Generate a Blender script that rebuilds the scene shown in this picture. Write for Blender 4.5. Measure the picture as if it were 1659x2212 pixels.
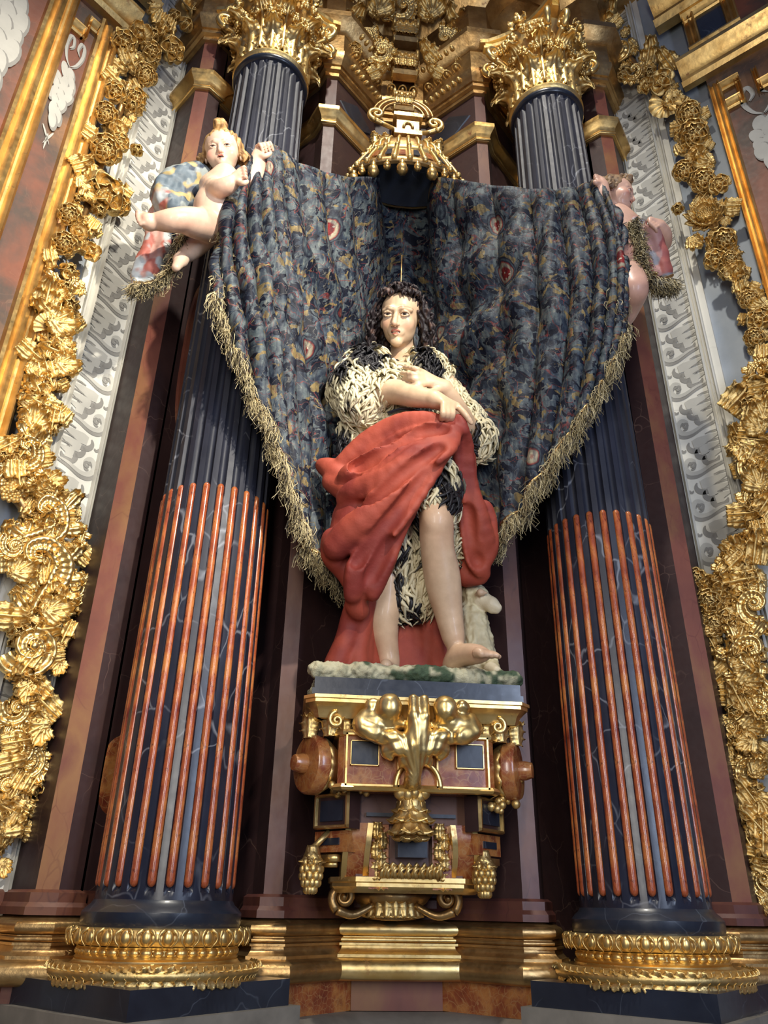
import bpy, bmesh, math, random
import numpy as np
from mathutils import Vector, Matrix
random.seed(7); RNG = np.random.default_rng(7)
for o in list(bpy.data.objects): bpy.data.objects.remove(o)
SC = bpy.context.scene
COL = SC.collection
R_ = math.radians

# ------------------------------------------------------------------ camera
F_PX = 1660.0; PITCH = R_(27.25); YAW = R_(6.0); ROLL = R_(0.97)
CAM = np.array([-.446, -3.06, 1.6])
_f = np.array([math.sin(YAW)*math.cos(PITCH), math.cos(YAW)*math.cos(PITCH), math.sin(PITCH)])
_r0 = np.array([math.cos(YAW), -math.sin(YAW), 0.]); _u0 = np.cross(_r0, _f)
_r = math.cos(ROLL)*_r0 + math.sin(ROLL)*_u0
_u = -math.sin(ROLL)*_r0 + math.cos(ROLL)*_u0
cd = bpy.data.cameras.new('camera'); cam = bpy.data.objects.new('camera', cd); COL.objects.link(cam)
cd.sensor_fit = 'VERTICAL'; cd.sensor_height = 36.0; cd.lens = 36.0*F_PX/2212.0
cd.clip_start = .05; cd.clip_end = 100
cam.matrix_world = Matrix(((_r[0], _u[0], -_f[0], CAM[0]), (_r[1], _u[1], -_f[1], CAM[1]), (_r[2], _u[2], -_f[2], CAM[2]), (0, 0, 0, 1)))
SC.camera = cam

# ------------------------------------------------------------------ light
w = bpy.data.worlds.new('world'); SC.world = w; w.use_nodes = True
w.node_tree.nodes['Background'].inputs[0].default_value = (.40, .52, 1.0, 1)
w.node_tree.nodes['Background'].inputs[1].default_value = .12
def lamp(name, kind, loc, aim, energy, color, **kw):
    d = bpy.data.lights.new(name, kind); d.energy = energy; d.color = color
    for k, v in kw.items(): setattr(d, k, v)
    o = bpy.data.objects.new(name, d); COL.objects.link(o); o.location = loc
    o.rotation_euler = (Vector(aim)-Vector(loc)).to_track_quat('-Z', 'Y').to_euler()
    return o
# the chapel's spotlight on the cornice opposite, and the softer daylight and lamps of the room behind the visitor
lamp('dome_spotlight', 'SPOT', (-.10, -2.7, 8.6), (-.10, 0, 3.6), 720, (1.0, .94, .82), spot_size=R_(74), spot_blend=.8, shadow_soft_size=.10)
lamp('cornice_spotlight', 'SPOT', (.85, -3.3, 4.9), (-1.75, 0, 3.9), 640, (1.0, .93, .80), spot_size=R_(62), spot_blend=.6, shadow_soft_size=.05)
lamp('chapel_window_light', 'AREA', (-.95, -4.3, 2.9), (-.2, .2, 3.0), 62, (1.0, .95, .86), shape='RECTANGLE', size=.45, size_y=2.6)
lamp('chapel_daylight', 'AREA', (1.75, -4.2, 2.9), (.3, .2, 3.0), 60, (.64, .76, 1.0), shape='RECTANGLE', size=.45, size_y=2.6)
vs = SC.view_settings
vs.view_transform = 'Standard'; vs.look = 'None'; vs.gamma = 1.0; vs.use_curve_mapping = False
vs.exposure = 0.45

# ------------------------------------------------------------------ pixels of the photograph to rays
def ray(px, py): return _f + _r*(px-829.5)/F_PX + _u*(1106-py)/F_PX
def P(px, py, y):
    d = ray(px, py); return CAM + d*((y-CAM[1])/d[1])
def PL(px, py, p0, n):
    d = ray(px, py); n = np.array(n, float); return CAM + d*(((np.array(p0, float)-CAM)@n)/(d@n))
def PS(pts): return np.array([P(*p) for p in pts])
def unit(v): v = np.array(v, float); return v/(np.linalg.norm(v)+1e-12)

# ------------------------------------------------------------------ naming
def tag(o, label=None, cat=None, group=None, kind=None):
    if label: o['label'] = label
    if cat: o['category'] = cat
    if group: o['group'] = group
    if kind: o['kind'] = kind
    return o
def thing(name, label, cat, loc=(0, 0, 0), group=None):
    o = bpy.data.objects.new(name, None); COL.objects.link(o); o.location = loc; o.empty_display_size = .05
    return tag(o, label, cat, group)
def link(name, me, parent=None, loc=None):
    o = bpy.data.objects.new(name, me); COL.objects.link(o)
    if parent is not None:
        o.parent = parent
    if loc is not None: o.location = loc
    return o
def wpos(o):
    p = np.zeros(3)
    while o is not None: p += np.array(o.location); o = o.parent
    return p

# ------------------------------------------------------------------ mesh builder
def mesh_np(name, V, Fq, mat, smooth=True, col=None):
    me = bpy.data.meshes.new(name)
    V = np.asarray(V, np.float32)
    if isinstance(Fq, np.ndarray):
        n, k = Fq.shape
        me.vertices.add(len(V)); me.vertices.foreach_set('co', V.ravel())
        me.loops.add(n*k); me.loops.foreach_set('vertex_index', Fq.astype(np.int32).ravel())
        me.polygons.add(n); me.polygons.foreach_set('loop_start', np.arange(0, n*k, k, dtype=np.int32))
        me.update(calc_edges=True); me.validate()
    else:
        me.from_pydata(V.tolist(), [], [tuple(int(i) for i in f) for f in Fq]); me.update()
    if smooth: me.polygons.foreach_set('use_smooth', np.ones(len(me.polygons), bool))
    if col is not None:
        a = me.color_attributes.new('Col', 'FLOAT_COLOR', 'POINT')
        c = np.ones((len(V), 4), np.float32); c[:, :3] = col
        a.data.foreach_set('color', c.ravel())
    me.materials.append(mat)
    return me

class MB:
    """collects shapes; build() links them as one mesh object"""
    def __init__(s): s.v = []; s.f = []; s.n = 0; s.c = []
    def add(s, V, Fs, col=None):
        V = np.asarray(V, float)
        s.v.append(V); s.f += [tuple(int(i)+s.n for i in f) for f in Fs]; s.n += len(V)
        s.c.append(np.tile(np.array(col if col is not None else (1, 1, 1), float), (len(V), 1)) if np.ndim(col) < 2 else np.asarray(col))
        return s
    def box(s, lo, hi, M=None):
        x0, y0, z0 = lo; x1, y1, z1 = hi
        V = np.array([(x0,y0,z0),(x1,y0,z0),(x1,y1,z0),(x0,y1,z0),(x0,y0,z1),(x1,y0,z1),(x1,y1,z1),(x0,y1,z1)], float)
        if M is not None: V = V@np.array(M[0]).T + np.array(M[1])
        return s.add(V, [(0,3,2,1),(4,5,6,7),(0,1,5,4),(1,2,6,5),(2,3,7,6),(3,0,4,7)])
    def prism(s, poly, z0, z1):
        n = len(poly); V = [(p[0], p[1], z0) for p in poly]+[(p[0], p[1], z1) for p in poly]
        F = [tuple(range(n-1, -1, -1)), tuple(range(n, 2*n))]+[(i, (i+1) % n, n+(i+1) % n, n+i) for i in range(n)]
        return s.add(V, F)
    def lathe(s, prof, n=48, c=(0, 0, 0), a0=0., a1=2*math.pi, rf=None):
        full = abs(a1-a0-2*math.pi) < 1e-6; m = n if full else n+1
        V = []
        for j in range(m):
            a = a0+(a1-a0)*j/n
            for i, (r, z) in enumerate(prof):
                rr = r if rf is None else rf(r, z, a, i)
                V.append((c[0]+rr*math.cos(a), c[1]+rr*math.sin(a), c[2]+z))
        k = len(prof); F = []
        for j in range(n):
            j2 = (j+1) % m
            for i in range(k-1): F.append((j*k+i, j2*k+i, j2*k+i+1, j*k+i+1))
        return s.add(V, F)
    def sweep(s, path, prof, closed=False, z=0.):
        """moulding: plan path, profile of (offset to the viewer's side, height)"""
        p = np.array(path, float); n = len(p); V = []
        for i in range(n):
            a = p[i-1] if (i > 0 or closed) else None; b = p[(i+1) % n] if (i < n-1 or closed) else None
            d0 = unit(p[i]-a) if a is not None else unit(b-p[i]); d1 = unit(b-p[i]) if b is not None else d0
            n0 = np.array((d0[1], -d0[0])); n1 = np.array((d1[1], -d1[0])); m = n0+n1
            m = m/max(.25, (m@m)/2.) if True else m
            for (o, h) in prof: V.append((p[i, 0]+m[0]*o, p[i, 1]+m[1]*o, z+h))
        k = len(prof); F = []
        for i in range(n if closed else n-1):
            i2 = (i+1) % n
            for j in range(k-1): F.append((i*k+j, i2*k+j, i2*k+j+1, i*k+j+1))
        if not closed: F += [tuple(range(k)), tuple(range((n-1)*k+k-1, (n-1)*k-1, -1))]
        return s.add(V, F)
    def tube(s, pts, rad, n=8, cap=True, flat=1.0, up=None, col=None):
        p = np.array(pts, float); m = len(p); rad = np.broadcast_to(np.array(rad, float), (m,))
        T = np.gradient(p, axis=0); T /= np.linalg.norm(T, axis=1)[:, None]+1e-9
        u0 = np.array(up if up is not None else ((0, 0, 1) if abs(T[0, 2]) < .9 else (0, 1, 0)), float)
        V = []; N = unit(u0-T[0]*(u0@T[0]))
        for i in range(m):
            N = unit(N-T[i]*(N@T[i])); B = np.cross(T[i], N)
            for j in range(n):
                a = 2*math.pi*j/n
                V.append(p[i]+rad[i]*(math.cos(a)*B+math.sin(a)*N*flat))
        F = [(i*n+j, i*n+(j+1) % n, (i+1)*n+(j+1) % n, (i+1)*n+j) for i in range(m-1) for j in range(n)]
        if cap: F += [tuple(range(n-1, -1, -1)), tuple((m-1)*n+j for j in range(n))]
        return s.add(V, F, col)
    def sphere(s, c, r, nu=10, nv=6, M=None, col=None):
        r = np.broadcast_to(np.array(r, float), (3,)); V = []; F = []
        for i in range(nv+1):
            t = math.pi*i/nv
            for j in range(nu):
                a = 2*math.pi*j/nu; V.append((math.sin(t)*math.cos(a), math.sin(t)*math.sin(a), math.cos(t)))
        V = np.array(V)*r
        if M is not None: V = V@np.array(M).T
        for i in range(nv):
            for j in range(nu): F.append((i*nu+j, (i+1)*nu+j, (i+1)*nu+(j+1) % nu, i*nu+(j+1) % nu))
        return s.add(V+np.array(c), F, col)
    def grid(s, G, closed_u=False, col=None):
        G = np.asarray(G, float); a, b = G.shape[:2]
        F = [(i*b+j, ((i+1) % a)*b+j, ((i+1) % a)*b+j+1, i*b+j+1) for i in range(a if closed_u else a-1) for j in range(b-1)]
        return s.add(G.reshape(-1, 3), F, col)
    def mesh(s, name, mat, smooth=False, origin=(0, 0, 0), weld=False, col=False, auto=None):
        V = np.concatenate(s.v)-np.array(origin, float)
        me = bpy.data.meshes.new(name); me.from_pydata(V.tolist(), [], s.f); me.update()
        bm = bmesh.new(); bm.from_mesh(me)
        if weld: bmesh.ops.remove_doubles(bm, verts=bm.verts, dist=1e-5)
        bmesh.ops.recalc_face_normals(bm, faces=bm.faces)
        if auto is not None:
            for e in bm.edges:
                if len(e.link_faces) == 2 and e.calc_face_angle(0) > R_(auto): e.smooth = False
            smooth = True
        bm.to_mesh(me); bm.free()
        if smooth: me.polygons.foreach_set('use_smooth', np.ones(len(me.polygons), bool))
        if col:
            a = me.color_attributes.new('Col', 'FLOAT_COLOR', 'POINT'); c = np.ones((len(V), 4), np.float32)
            c[:, :3] = np.concatenate(s.c); a.data.foreach_set('color', c.ravel())
        me.materials.append(mat); return me
    def build(s, name, mat, parent=None, **kw):
        origin = wpos(parent) if parent is not None else np.zeros(3)
        return link(name, s.mesh(name, mat, origin=origin, **kw), parent)

def struct(name, mb, mat, parent=None, label=None, **kw):
    o = mb.build(name, mat, parent, **kw)
    if parent is None: o['kind'] = 'structure'
    if label: o['label'] = label
    return o
def spline(pts, n):
    """Catmull-Rom through points (any dimension), n samples"""
    p = np.array(pts, float); m = len(p)
    if m == 2: return p[0]+(p[1]-p[0])*np.linspace(0, 1, n)[:, None]
    q = np.vstack([2*p[0]-p[1], p, 2*p[-1]-p[-2]])
    t = np.linspace(0, m-1-1e-9, n); i = t.astype(int); f = (t-i)[:, None]
    a, b, c, d = q[i], q[i+1], q[i+2], q[i+3]
    return .5*((2*b)+(c-a)*f+(2*a-5*b+4*c-d)*f*f+(3*b-a-3*c+d)*f**3)
def frame(n, up=(0, 0, 1), roll=0.):
    """columns: right, up, normal"""
    n = unit(n); u = np.array(up, float); u = unit(u-n*(u@n)); r = np.cross(u, n)
    c, s_ = math.cos(roll), math.sin(roll)
    return np.stack([r*c+u*s_, u*c-r*s_, n], 1)
def place(o, loc, M3, sc=1.0):
    sc = np.broadcast_to(np.array(sc, float), (3,)); A = M3*sc[None, :]
    p = np.array(loc, float)
    o.matrix_local = Matrix([list(A[i])+[p[i]] for i in range(3)]+[[0, 0, 0, 1]])
# ------------------------------------------------------------------ materials
def S(r, g, b):
    f = lambda c: (c/255/12.92 if c/255 <= .04045 else ((c/255+.055)/1.055)**2.4)
    return (f(r), f(g), f(b), 1.0)
def nd(nt, typ, ins=None, **props):
    n = nt.nodes.new(typ)
    for k, v in props.items(): setattr(n, k, v)
    for k, v in (ins or {}).items():
        if isinstance(v, bpy.types.NodeSocket): nt.links.new(v, n.inputs[k])
        else: n.inputs[k].default_value = v
    return n
def new_mat(name, rough=.5, metal=0., coat=0., spec=.5):
    m = bpy.data.materials.new(name); m.use_nodes = True; nt = m.node_tree; b = nt.nodes['Principled BSDF']
    b.inputs['Roughness'].default_value = rough; b.inputs['Metallic'].default_value = metal
    b.inputs['Coat Weight'].default_value = coat; b.inputs['Coat Roughness'].default_value = .12
    b.inputs['Specular IOR Level'].default_value = spec
    return m, nt, b
def coords(nt, scale=(1, 1, 1), rot=(0, 0, 0), kind='Object'):
    t = nd(nt, 'ShaderNodeTexCoord'); mp = nd(nt, 'ShaderNodeMapping', {'Vector': t.outputs[kind], 'Scale': scale, 'Rotation': rot})
    return mp.outputs[0]
def noise(nt, v, scale, detail=4, rough=.55, dist=0.):
    return nd(nt, 'ShaderNodeTexNoise', {'Vector': v, 'Scale': scale, 'Detail': detail, 'Roughness': rough, 'Distortion': dist}).outputs['Fac']
def voro(nt, v, scale, feature='F1', out='Distance', rnd=1.):
    return nd(nt, 'ShaderNodeTexVoronoi', {'Vector': v, 'Scale': scale, 'Randomness': rnd}, feature=feature).outputs[out]
def ramp(nt, fac, stops, interp='LINEAR'):
    r = nd(nt, 'ShaderNodeValToRGB', {'Fac': fac}); e = r.color_ramp; e.interpolation = interp
    while len(e.elements) < len(stops): e.elements.new(.5)
    for el, (p, c) in zip(e.elements, stops): el.position = p; el.color = c if len(c) == 4 else (*c, 1)
    return r.outputs[0]
def mix(nt, fac, a, b, typ='MIX'):
    n = nd(nt, 'ShaderNodeMix', data_type='RGBA', blend_type=typ)
    for sock, v in ((n.inputs[0], fac), (n.inputs[6], a), (n.inputs[7], b)):
        if isinstance(v, bpy.types.NodeSocket): nt.links.new(v, sock)
        else: sock.default_value = v
    return n.outputs[2]
def math_(nt, op, a, b=0., c=0.):
    n = nd(nt, 'ShaderNodeMath', operation=op)
    for i, v in enumerate((a, b, c)):
        if isinstance(v, bpy.types.NodeSocket): nt.links.new(v, n.inputs[i])
        else: n.inputs[i].default_value = v
    return n.outputs[0]
def bump(nt, b, h, strength=.3, dist=.01):
    n = nd(nt, 'ShaderNodeBump', {'Height': h, 'Strength': strength, 'Distance': dist}); nt.links.new(n.outputs[0], b.inputs['Normal'])
W1 = (1, 1, 1, 1); K1 = (0, 0, 0, 1)
def warp(nt, v, scale, amt):
    n = nd(nt, 'ShaderNodeTexNoise', {'Vector': v, 'Scale': scale, 'Detail': 3})
    s = nd(nt, 'ShaderNodeVectorMath', {0: n.outputs['Color'], 1: (.5, .5, .5)}, operation='SUBTRACT').outputs[0]
    s = nd(nt, 'ShaderNodeVectorMath', {0: s, 'Scale': amt}, operation='SCALE').outputs[0]
    return nd(nt, 'ShaderNodeVectorMath', {0: v, 1: s}, operation='ADD').outputs[0]
def veins(nt, v, scale, width, amt=.25, wscale=4.):
    d = voro(nt, warp(nt, v, wscale, amt), scale, 'DISTANCE_TO_EDGE')
    return ramp(nt, d, [(0, W1), (width, K1)])

def m_gold(name, a, b, worn, rough=.40, bs=60, bstr=.25):
    m, nt, bs_ = new_mat(name, rough, 1.0)
    v = coords(nt); n1 = noise(nt, v, 9, 5); n2 = noise(nt, v, 40, 3)
    c = mix(nt, ramp(nt, n1, [(.35, K1), (.65, W1)]), a, b)
    wn = ramp(nt, noise(nt, v, 14, 6, .7), [(.60, K1), (.72, W1)])
    c = mix(nt, wn, c, worn)
    nt.links.new(c, bs_.inputs['Base Color'])
    nt.links.new(math_(nt, 'MULTIPLY_ADD', n2, .3, rough-.12), bs_.inputs['Roughness'])
    nt.links.new(math_(nt, 'MULTIPLY_ADD', wn, -.45, .93), bs_.inputs['Metallic'])
    h = math_(nt, 'ADD', noise(nt, v, bs, 3), math_(nt, 'MULTIPLY', noise(nt, v, bs*.3, 2), 1.5))
    bump(nt, bs_, h, bstr, .006)
    return m
GOLD = m_gold('gold_leaf', S(238, 208, 142), S(208, 174, 108), S(122, 84, 50))
GOLD_SMOOTH = m_gold('burnished_gold', S(244, 214, 148), S(224, 188, 116), S(176, 124, 72), .30, 22, .10)
GOLD_OLD = m_gold('worn_gold', S(202, 168, 114), S(168, 132, 84), S(112, 68, 46), .36, 50, .2)
GOLD_MOULD = m_gold('gilt_moulding', S(230, 194, 126), S(196, 156, 92), S(146, 96, 58), .32, 30, .12)

def m_marble(name, stops, scale, vein=None, vw=.02, vs_=4., rough=.3, coat=.3, stretch=(1, 1, 1), dark=None, vamt=.8, vmask=True):
    m, nt, b = new_mat(name, rough, 0, coat)
    v = coords(nt, stretch)
    n1 = noise(nt, warp(nt, v, scale*.6, .35/scale*2), scale, 6, .6)
    c = ramp(nt, n1, stops)
    if dark:
        c = mix(nt, ramp(nt, voro(nt, warp(nt, v, scale*3, .1), scale*4), [(.0, W1), (.30, K1)]), c, dark)
    if vein:
        f = veins(nt, v, vs_, vw)
        if vmask: f = mix(nt, ramp(nt, noise(nt, v, vs_*.7, 3), [(.45, K1), (.62, W1)]), K1, f)
        c = mix(nt, math_(nt, 'MULTIPLY', f, vamt), c, vein)
    nt.links.new(c, b.inputs['Base Color'])
    nt.links.new(math_(nt, 'MULTIPLY_ADD', noise(nt, v, 30, 3), .2, rough-.1), b.inputs['Roughness'])
    bump(nt, b, noise(nt, v, 18, 3), .06, .01)
    return m
BLACK = m_marble('black_veined_marble', [(.3, S(20, 22, 34)), (.7, S(40, 42, 56))], 5, S(150, 152, 160), .022, 5.5, .30, .25, (1, 1, .6), vamt=.55)
_nt = BLACK.node_tree; _b = _nt.nodes['Principled BSDF']; _z = nd(_nt, 'ShaderNodeSeparateXYZ', {0: coords(_nt)}).outputs[2]
_rg = nd(_nt, 'ShaderNodeMapRange', {'Value': _z, 'From Min': 2.0, 'From Max': 3.4, 'To Min': .24, 'To Max': .52}).outputs[0]   # the lower shaft is polished, the upper shaft dusty
_nt.links.new(math_(_nt, 'ADD', _rg, math_(_nt, 'MULTIPLY', noise(_nt, coords(_nt), 24, 3), .12)), _b.inputs['Roughness']); _b.inputs['Coat Weight'].default_value = 0
BLACK_PLAIN = m_marble('black_marble', [(.3, S(24, 28, 38)), (.7, S(40, 46, 58))], 4, S(110, 118, 130), .008, 3., .32, .2, vamt=.4)
REED = m_marble('red_jasper', [(.3, S(112, 42, 28)), (.48, S(165, 82, 46)), (.62, S(196, 122, 64)), (.75, S(120, 50, 32))], 13, S(60, 22, 18), .05, 40, .28, .45, (1, 1, .5), S(70, 24, 18), .6)
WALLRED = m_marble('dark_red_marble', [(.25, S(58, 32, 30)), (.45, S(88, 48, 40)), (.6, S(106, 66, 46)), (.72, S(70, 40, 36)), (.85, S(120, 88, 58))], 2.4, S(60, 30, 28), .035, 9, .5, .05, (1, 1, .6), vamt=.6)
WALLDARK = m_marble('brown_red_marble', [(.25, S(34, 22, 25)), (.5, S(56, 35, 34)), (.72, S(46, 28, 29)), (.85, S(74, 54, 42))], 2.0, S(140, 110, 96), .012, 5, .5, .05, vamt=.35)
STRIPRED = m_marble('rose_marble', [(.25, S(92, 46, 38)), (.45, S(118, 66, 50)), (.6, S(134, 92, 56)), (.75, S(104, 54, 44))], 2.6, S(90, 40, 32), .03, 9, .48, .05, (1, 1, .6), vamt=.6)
PANELRED = m_marble('red_brown_panel', [(.25, S(98, 52, 38)), (.42, S(120, 68, 46)), (.55, S(72, 56, 46)), (.68, S(132, 92, 58)), (.85, S(80, 50, 40))], 1.6, S(150, 110, 84), .014, 9, .62, .0, vamt=.3)
ORANGE = m_marble('orange_jasper', [(.25, S(104, 44, 32)), (.45, S(142, 74, 42)), (.58, S(176, 116, 62)), (.75, S(112, 52, 38))], 11, S(176, 130, 84), .05, 36, .3, .4, (1, 1, 1), vamt=.8, vmask=False)
GREYSTONE = m_marble('grey_stone', [(.3, S(104, 100, 92)), (.7, S(134, 128, 118))], 6, None, rough=.5, coat=0)
def m_flat(name, c, rough=.6, var=.15, bs=30, bstr=.15, metal=0.):
    m, nt, b = new_mat(name, rough, metal)
    v = coords(nt); n = noise(nt, v, bs*.3, 5)
    d = tuple(x*(1-var*2) for x in c[:3])+(1,)
    nt.links.new(mix(nt, ramp(nt, n, [(.35, K1), (.65, W1)]), d, c), b.inputs['Base Color'])
    bump(nt, b, noise(nt, v, bs, 3), bstr, .004)
    return m
PLASTER = m_marble('pale_plaster', [(.25, S(176, 174, 166)), (.45, S(204, 201, 190)), (.7, S(214, 210, 198))], 2.2, S(120, 114, 104), .01, 3, .8, 0, vamt=.35)
PLASTER_BLUE = m_marble('blue_grey_plaster', [(.3, S(130, 140, 152)), (.7, S(160, 166, 172))], 2.2, None, rough=.8, coat=0)
GRIS_MID = m_flat('grisaille_mid_grey', S(140, 137, 130), .8, .1)
GRIS_LIGHT = m_flat('grisaille_pale', S(180, 177, 167), .8, .06)
GRIS_DARK = m_flat('grisaille_dark_line', S(96, 94, 92), .8, .1)
def m_attr(name, rough=.5, coat=0., bs=60, bstr=.1, spec=.4, crack=0., sss=0.):
    m, nt, b = new_mat(name, rough, 0, coat, spec)
    a = nd(nt, 'ShaderNodeAttribute', attribute_name='Col'); v = coords(nt)
    n = noise(nt, v, 16, 5)
    c = mix(nt, 1.0, a.outputs['Color'], ramp(nt, n, [(.3, (.82, .80, .78, 1)), (.65, (1, 1, 1, 1))]), 'MULTIPLY')
    nt.links.new(c, b.inputs['Base Color']); bump(nt, b, noise(nt, v, bs, 3), bstr, .004)
    return m
SKIN = m_attr('painted_flesh', .42, .12, 40, .10)
FUR = m_attr('painted_fleece', .5, .05, 120, .25)
CLOAK = m_attr('painted_red_cloak', .62, .0, 70, .25, .3)
CLOTH = m_attr('painted_cloth', .55, 0., 70, .2)
HAIRM = m_attr('painted_hair', .5, .0, 150, .3, .3)
STONE_ATTR = m_attr('mossy_rock', .85, 0., 160, .8, .2)
FRINGE = m_attr('gold_thread_fringe', .55, 0., 80, .2)
# ------------------------------------------------------------------ the setting
q = 2**-.5
CL = np.array((-1.473, .243)); CR = np.array((1.473, .243))
eL = np.array((-q, -q)); nL = np.array((q, -q)); eR = np.array((q, -q)); nR = np.array((-q, -q))
def WL(t, off=0.): p = CL+eL*t+nL*off; return (p[0], p[1])
def WR(t, off=0.): p = CR+eR*t+nR*off; return (p[0], p[1])
ZT = 8.8
mb = MB(); mb.box((-5, -6.5, -.1), (5, 2.5, 0)); struct('floor', mb, GREYSTONE, label='grey stone floor of the chapel')
mb = MB(); mb.box((-5, -.9, ZT), (5, 2.5, ZT+.1)); struct('ceiling', mb, PANELRED, label='red brown painted ceiling above the cornice')

# pale plaster reveal and the painted pier in front of it, on both sides
T1 = {'L': .47, 'R': .60}
for sd, Wf in (('L', WL), ('R', WR)):
    side = 'left' if sd == 'L' else 'right'
    mb = MB(); mb.prism([Wf(-.02), Wf(.30), Wf(.30, -.3), Wf(-.02, -.3)], 0, ZT)
    o = struct('wall_'+side, mb, PLASTER, label='pale plaster reveal with painted grey leaf scrolls')
    mb = MB(); mb.prism([Wf(.30, -.02), Wf(1.2, -.02), Wf(1.2, -.3), Wf(.30, -.3)], 0, ZT)
    struct('wall_reveal_'+side, mb, PLASTER_BLUE, label='blue grey plaster band beside the gilded foliage')
    mb = MB(); mb.prism([Wf(T1[sd], .05), Wf(3.2, .05), Wf(3.2, -.3), Wf(T1[sd], -.3)], 0, ZT)
    struct('wall_pier_'+side, mb, PANELRED, label='red brown marbled pier wall')

# wall behind the columns (plan from left to right)
HALF = [(-1.473, .243), (-1.325, .062), (-1.245, .062), (-1.185, .12), (-1.205, .14), (-.815, .53), (-.60, .315), (-.58, .295), (-.535, .205), (-.465, .205), (-.18, .49)]
WPATH = HALF+[(-x, y) for x, y in HALF[::-1]]
names = {0: ('wall_pilaster_side_left', WALLDARK), 1: ('wall_pilaster_left', STRIPRED), 2: ('wall_pilaster_return_left', WALLDARK)}
def wall_run(name, idx, mat, label, back=.9, z0=0., z1=ZT):
    pts = [WPATH[i] for i in idx]
    mb = MB()
    for a, b in zip(pts[:-1], pts[1:]):
        V = [(a[0], a[1], z0), (b[0], b[1], z0), (b[0], b[1], z1), (a[0], a[1], z1)]
        V += [(x, back, z) for x, _, z in V]
        mb.add(V, [(0, 1, 2, 3), (7, 6, 5, 4), (0, 4, 5, 1), (3, 2, 6, 7), (1, 5, 6, 2), (0, 3, 7, 4)])
    return struct(name, mb, mat, label=label)
n = len(WPATH)-1
for s_, f in (('left', lambda i: i), ('right', lambda i: n-i)):
    r = lambda *ix: sorted(f(i) for i in ix)
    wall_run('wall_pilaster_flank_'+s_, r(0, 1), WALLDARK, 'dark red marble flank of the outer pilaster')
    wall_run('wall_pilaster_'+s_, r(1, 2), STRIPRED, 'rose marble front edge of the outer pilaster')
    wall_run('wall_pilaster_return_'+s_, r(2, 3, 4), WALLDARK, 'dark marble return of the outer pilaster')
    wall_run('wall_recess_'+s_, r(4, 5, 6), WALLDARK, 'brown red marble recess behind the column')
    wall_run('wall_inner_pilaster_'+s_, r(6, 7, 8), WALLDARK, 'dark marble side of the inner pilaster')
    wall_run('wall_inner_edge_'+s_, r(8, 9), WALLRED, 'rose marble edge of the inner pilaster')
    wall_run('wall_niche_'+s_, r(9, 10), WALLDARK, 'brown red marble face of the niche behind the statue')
wall_run('wall_back', [10, 11], WALLDARK, 'red marble strip at the back of the niche')

# oval and round inlays on the recess behind each column
def on_wall(a, b, u, z, off=0.):
    a = np.array(a); b = np.array(b); d = unit(b-a); nn = np.array((d[1], -d[0])); p = a+d*u+nn*off
    return np.array((p[0], p[1], z))
for sgn in (-1, 1):
    A_ = (-1.205, .14) if sgn < 0 else (.815, .53); B_ = (-.815, .53) if sgn < 0 else (1.205, .14)
    par = bpy.data.objects['wall_recess_left' if sgn < 0 else 'wall_recess_right']
    for (zc, hh, ww) in ((4.15, .50, .085), (2.05, .16, .13), (5.4, .30, .085)):
        uc = .14 if sgn < 0 else .55-.14
        ring = [(uc+ww*math.copysign(abs(math.cos(a))**.8, math.cos(a)), zc+hh*math.copysign(abs(math.sin(a))**.7, math.sin(a))) for a in np.linspace(0, 2*math.pi, 28, endpoint=False)]
        mb = MB(); V = [on_wall(A_, B_, u, z, .0) for u, z in ring]+[on_wall(A_, B_, uc+(u-uc)*.93, zc+(z-zc)*.97, .014) for u, z in ring]
        k = len(ring); mb.add(V, [tuple(range(k, 2*k))]+[(i, (i+1) % k, k+(i+1) % k, k+i) for i in range(k)])
        mb.build('oval_inlay', STRIPRED if zc > 3 else ORANGE, par)

# mouldings that follow the wall
def cyma(o, h, z0, n=6):
    return [(o*(.5-.5*math.cos(math.pi*i/n)), z0+h*i/n) for i in range(n+1)]
full = [WL(.30)]+WPATH+[WR(.30)]
def trim(name, prof, mat, z=0., path=full, label=None, auto=35):
    mb = MB(); mb.sweep(path, prof, z=z); return struct(name, mb, mat, label=label, auto=auto)
def torus_prof(o, z0, h, n=8):
    return [(o+h*.5*math.sin(math.pi*i/n), z0+h*.5-h*.5*math.cos(math.pi*i/n)) for i in range(n+1)]
# dado and base of the wall
trim('baseboard_dado', [(.0, 0), (.16, 0), (.16, 1.12), (.0, 1.12)], WALLDARK, label='dark marble dado below the base mouldings')
trim('trim_ledge', [(0, 1.12), (.17, 1.12), (.19, 1.14), (.19, 1.20), (.16, 1.225), (.12, 1.25), (0, 1.25)], GREYSTONE, label='grey stone ledge moulding')
niche = [WPATH[i] for i in range(6, 16)]
outerL = [WL(.30)]+[WPATH[i] for i in range(0, 6)]; outerR = [WPATH[i] for i in range(16, 22)]+[WR(.30)]
BASEP = [(0, 1.35)]+torus_prof(.075, 1.352, .075)+[(.072, 1.43), (.072, 1.44)]+[(.045+.02*(i/4-1)**2, 1.44+.028*i/4) for i in range(5)]+[(.055, 1.470), (.055, 1.478)]+torus_prof(.04, 1.479, .018)+[(.04, 1.5)]+torus_prof(.035, 1.501, .045)+[(.03, 1.55), (0, 1.56)]
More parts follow.
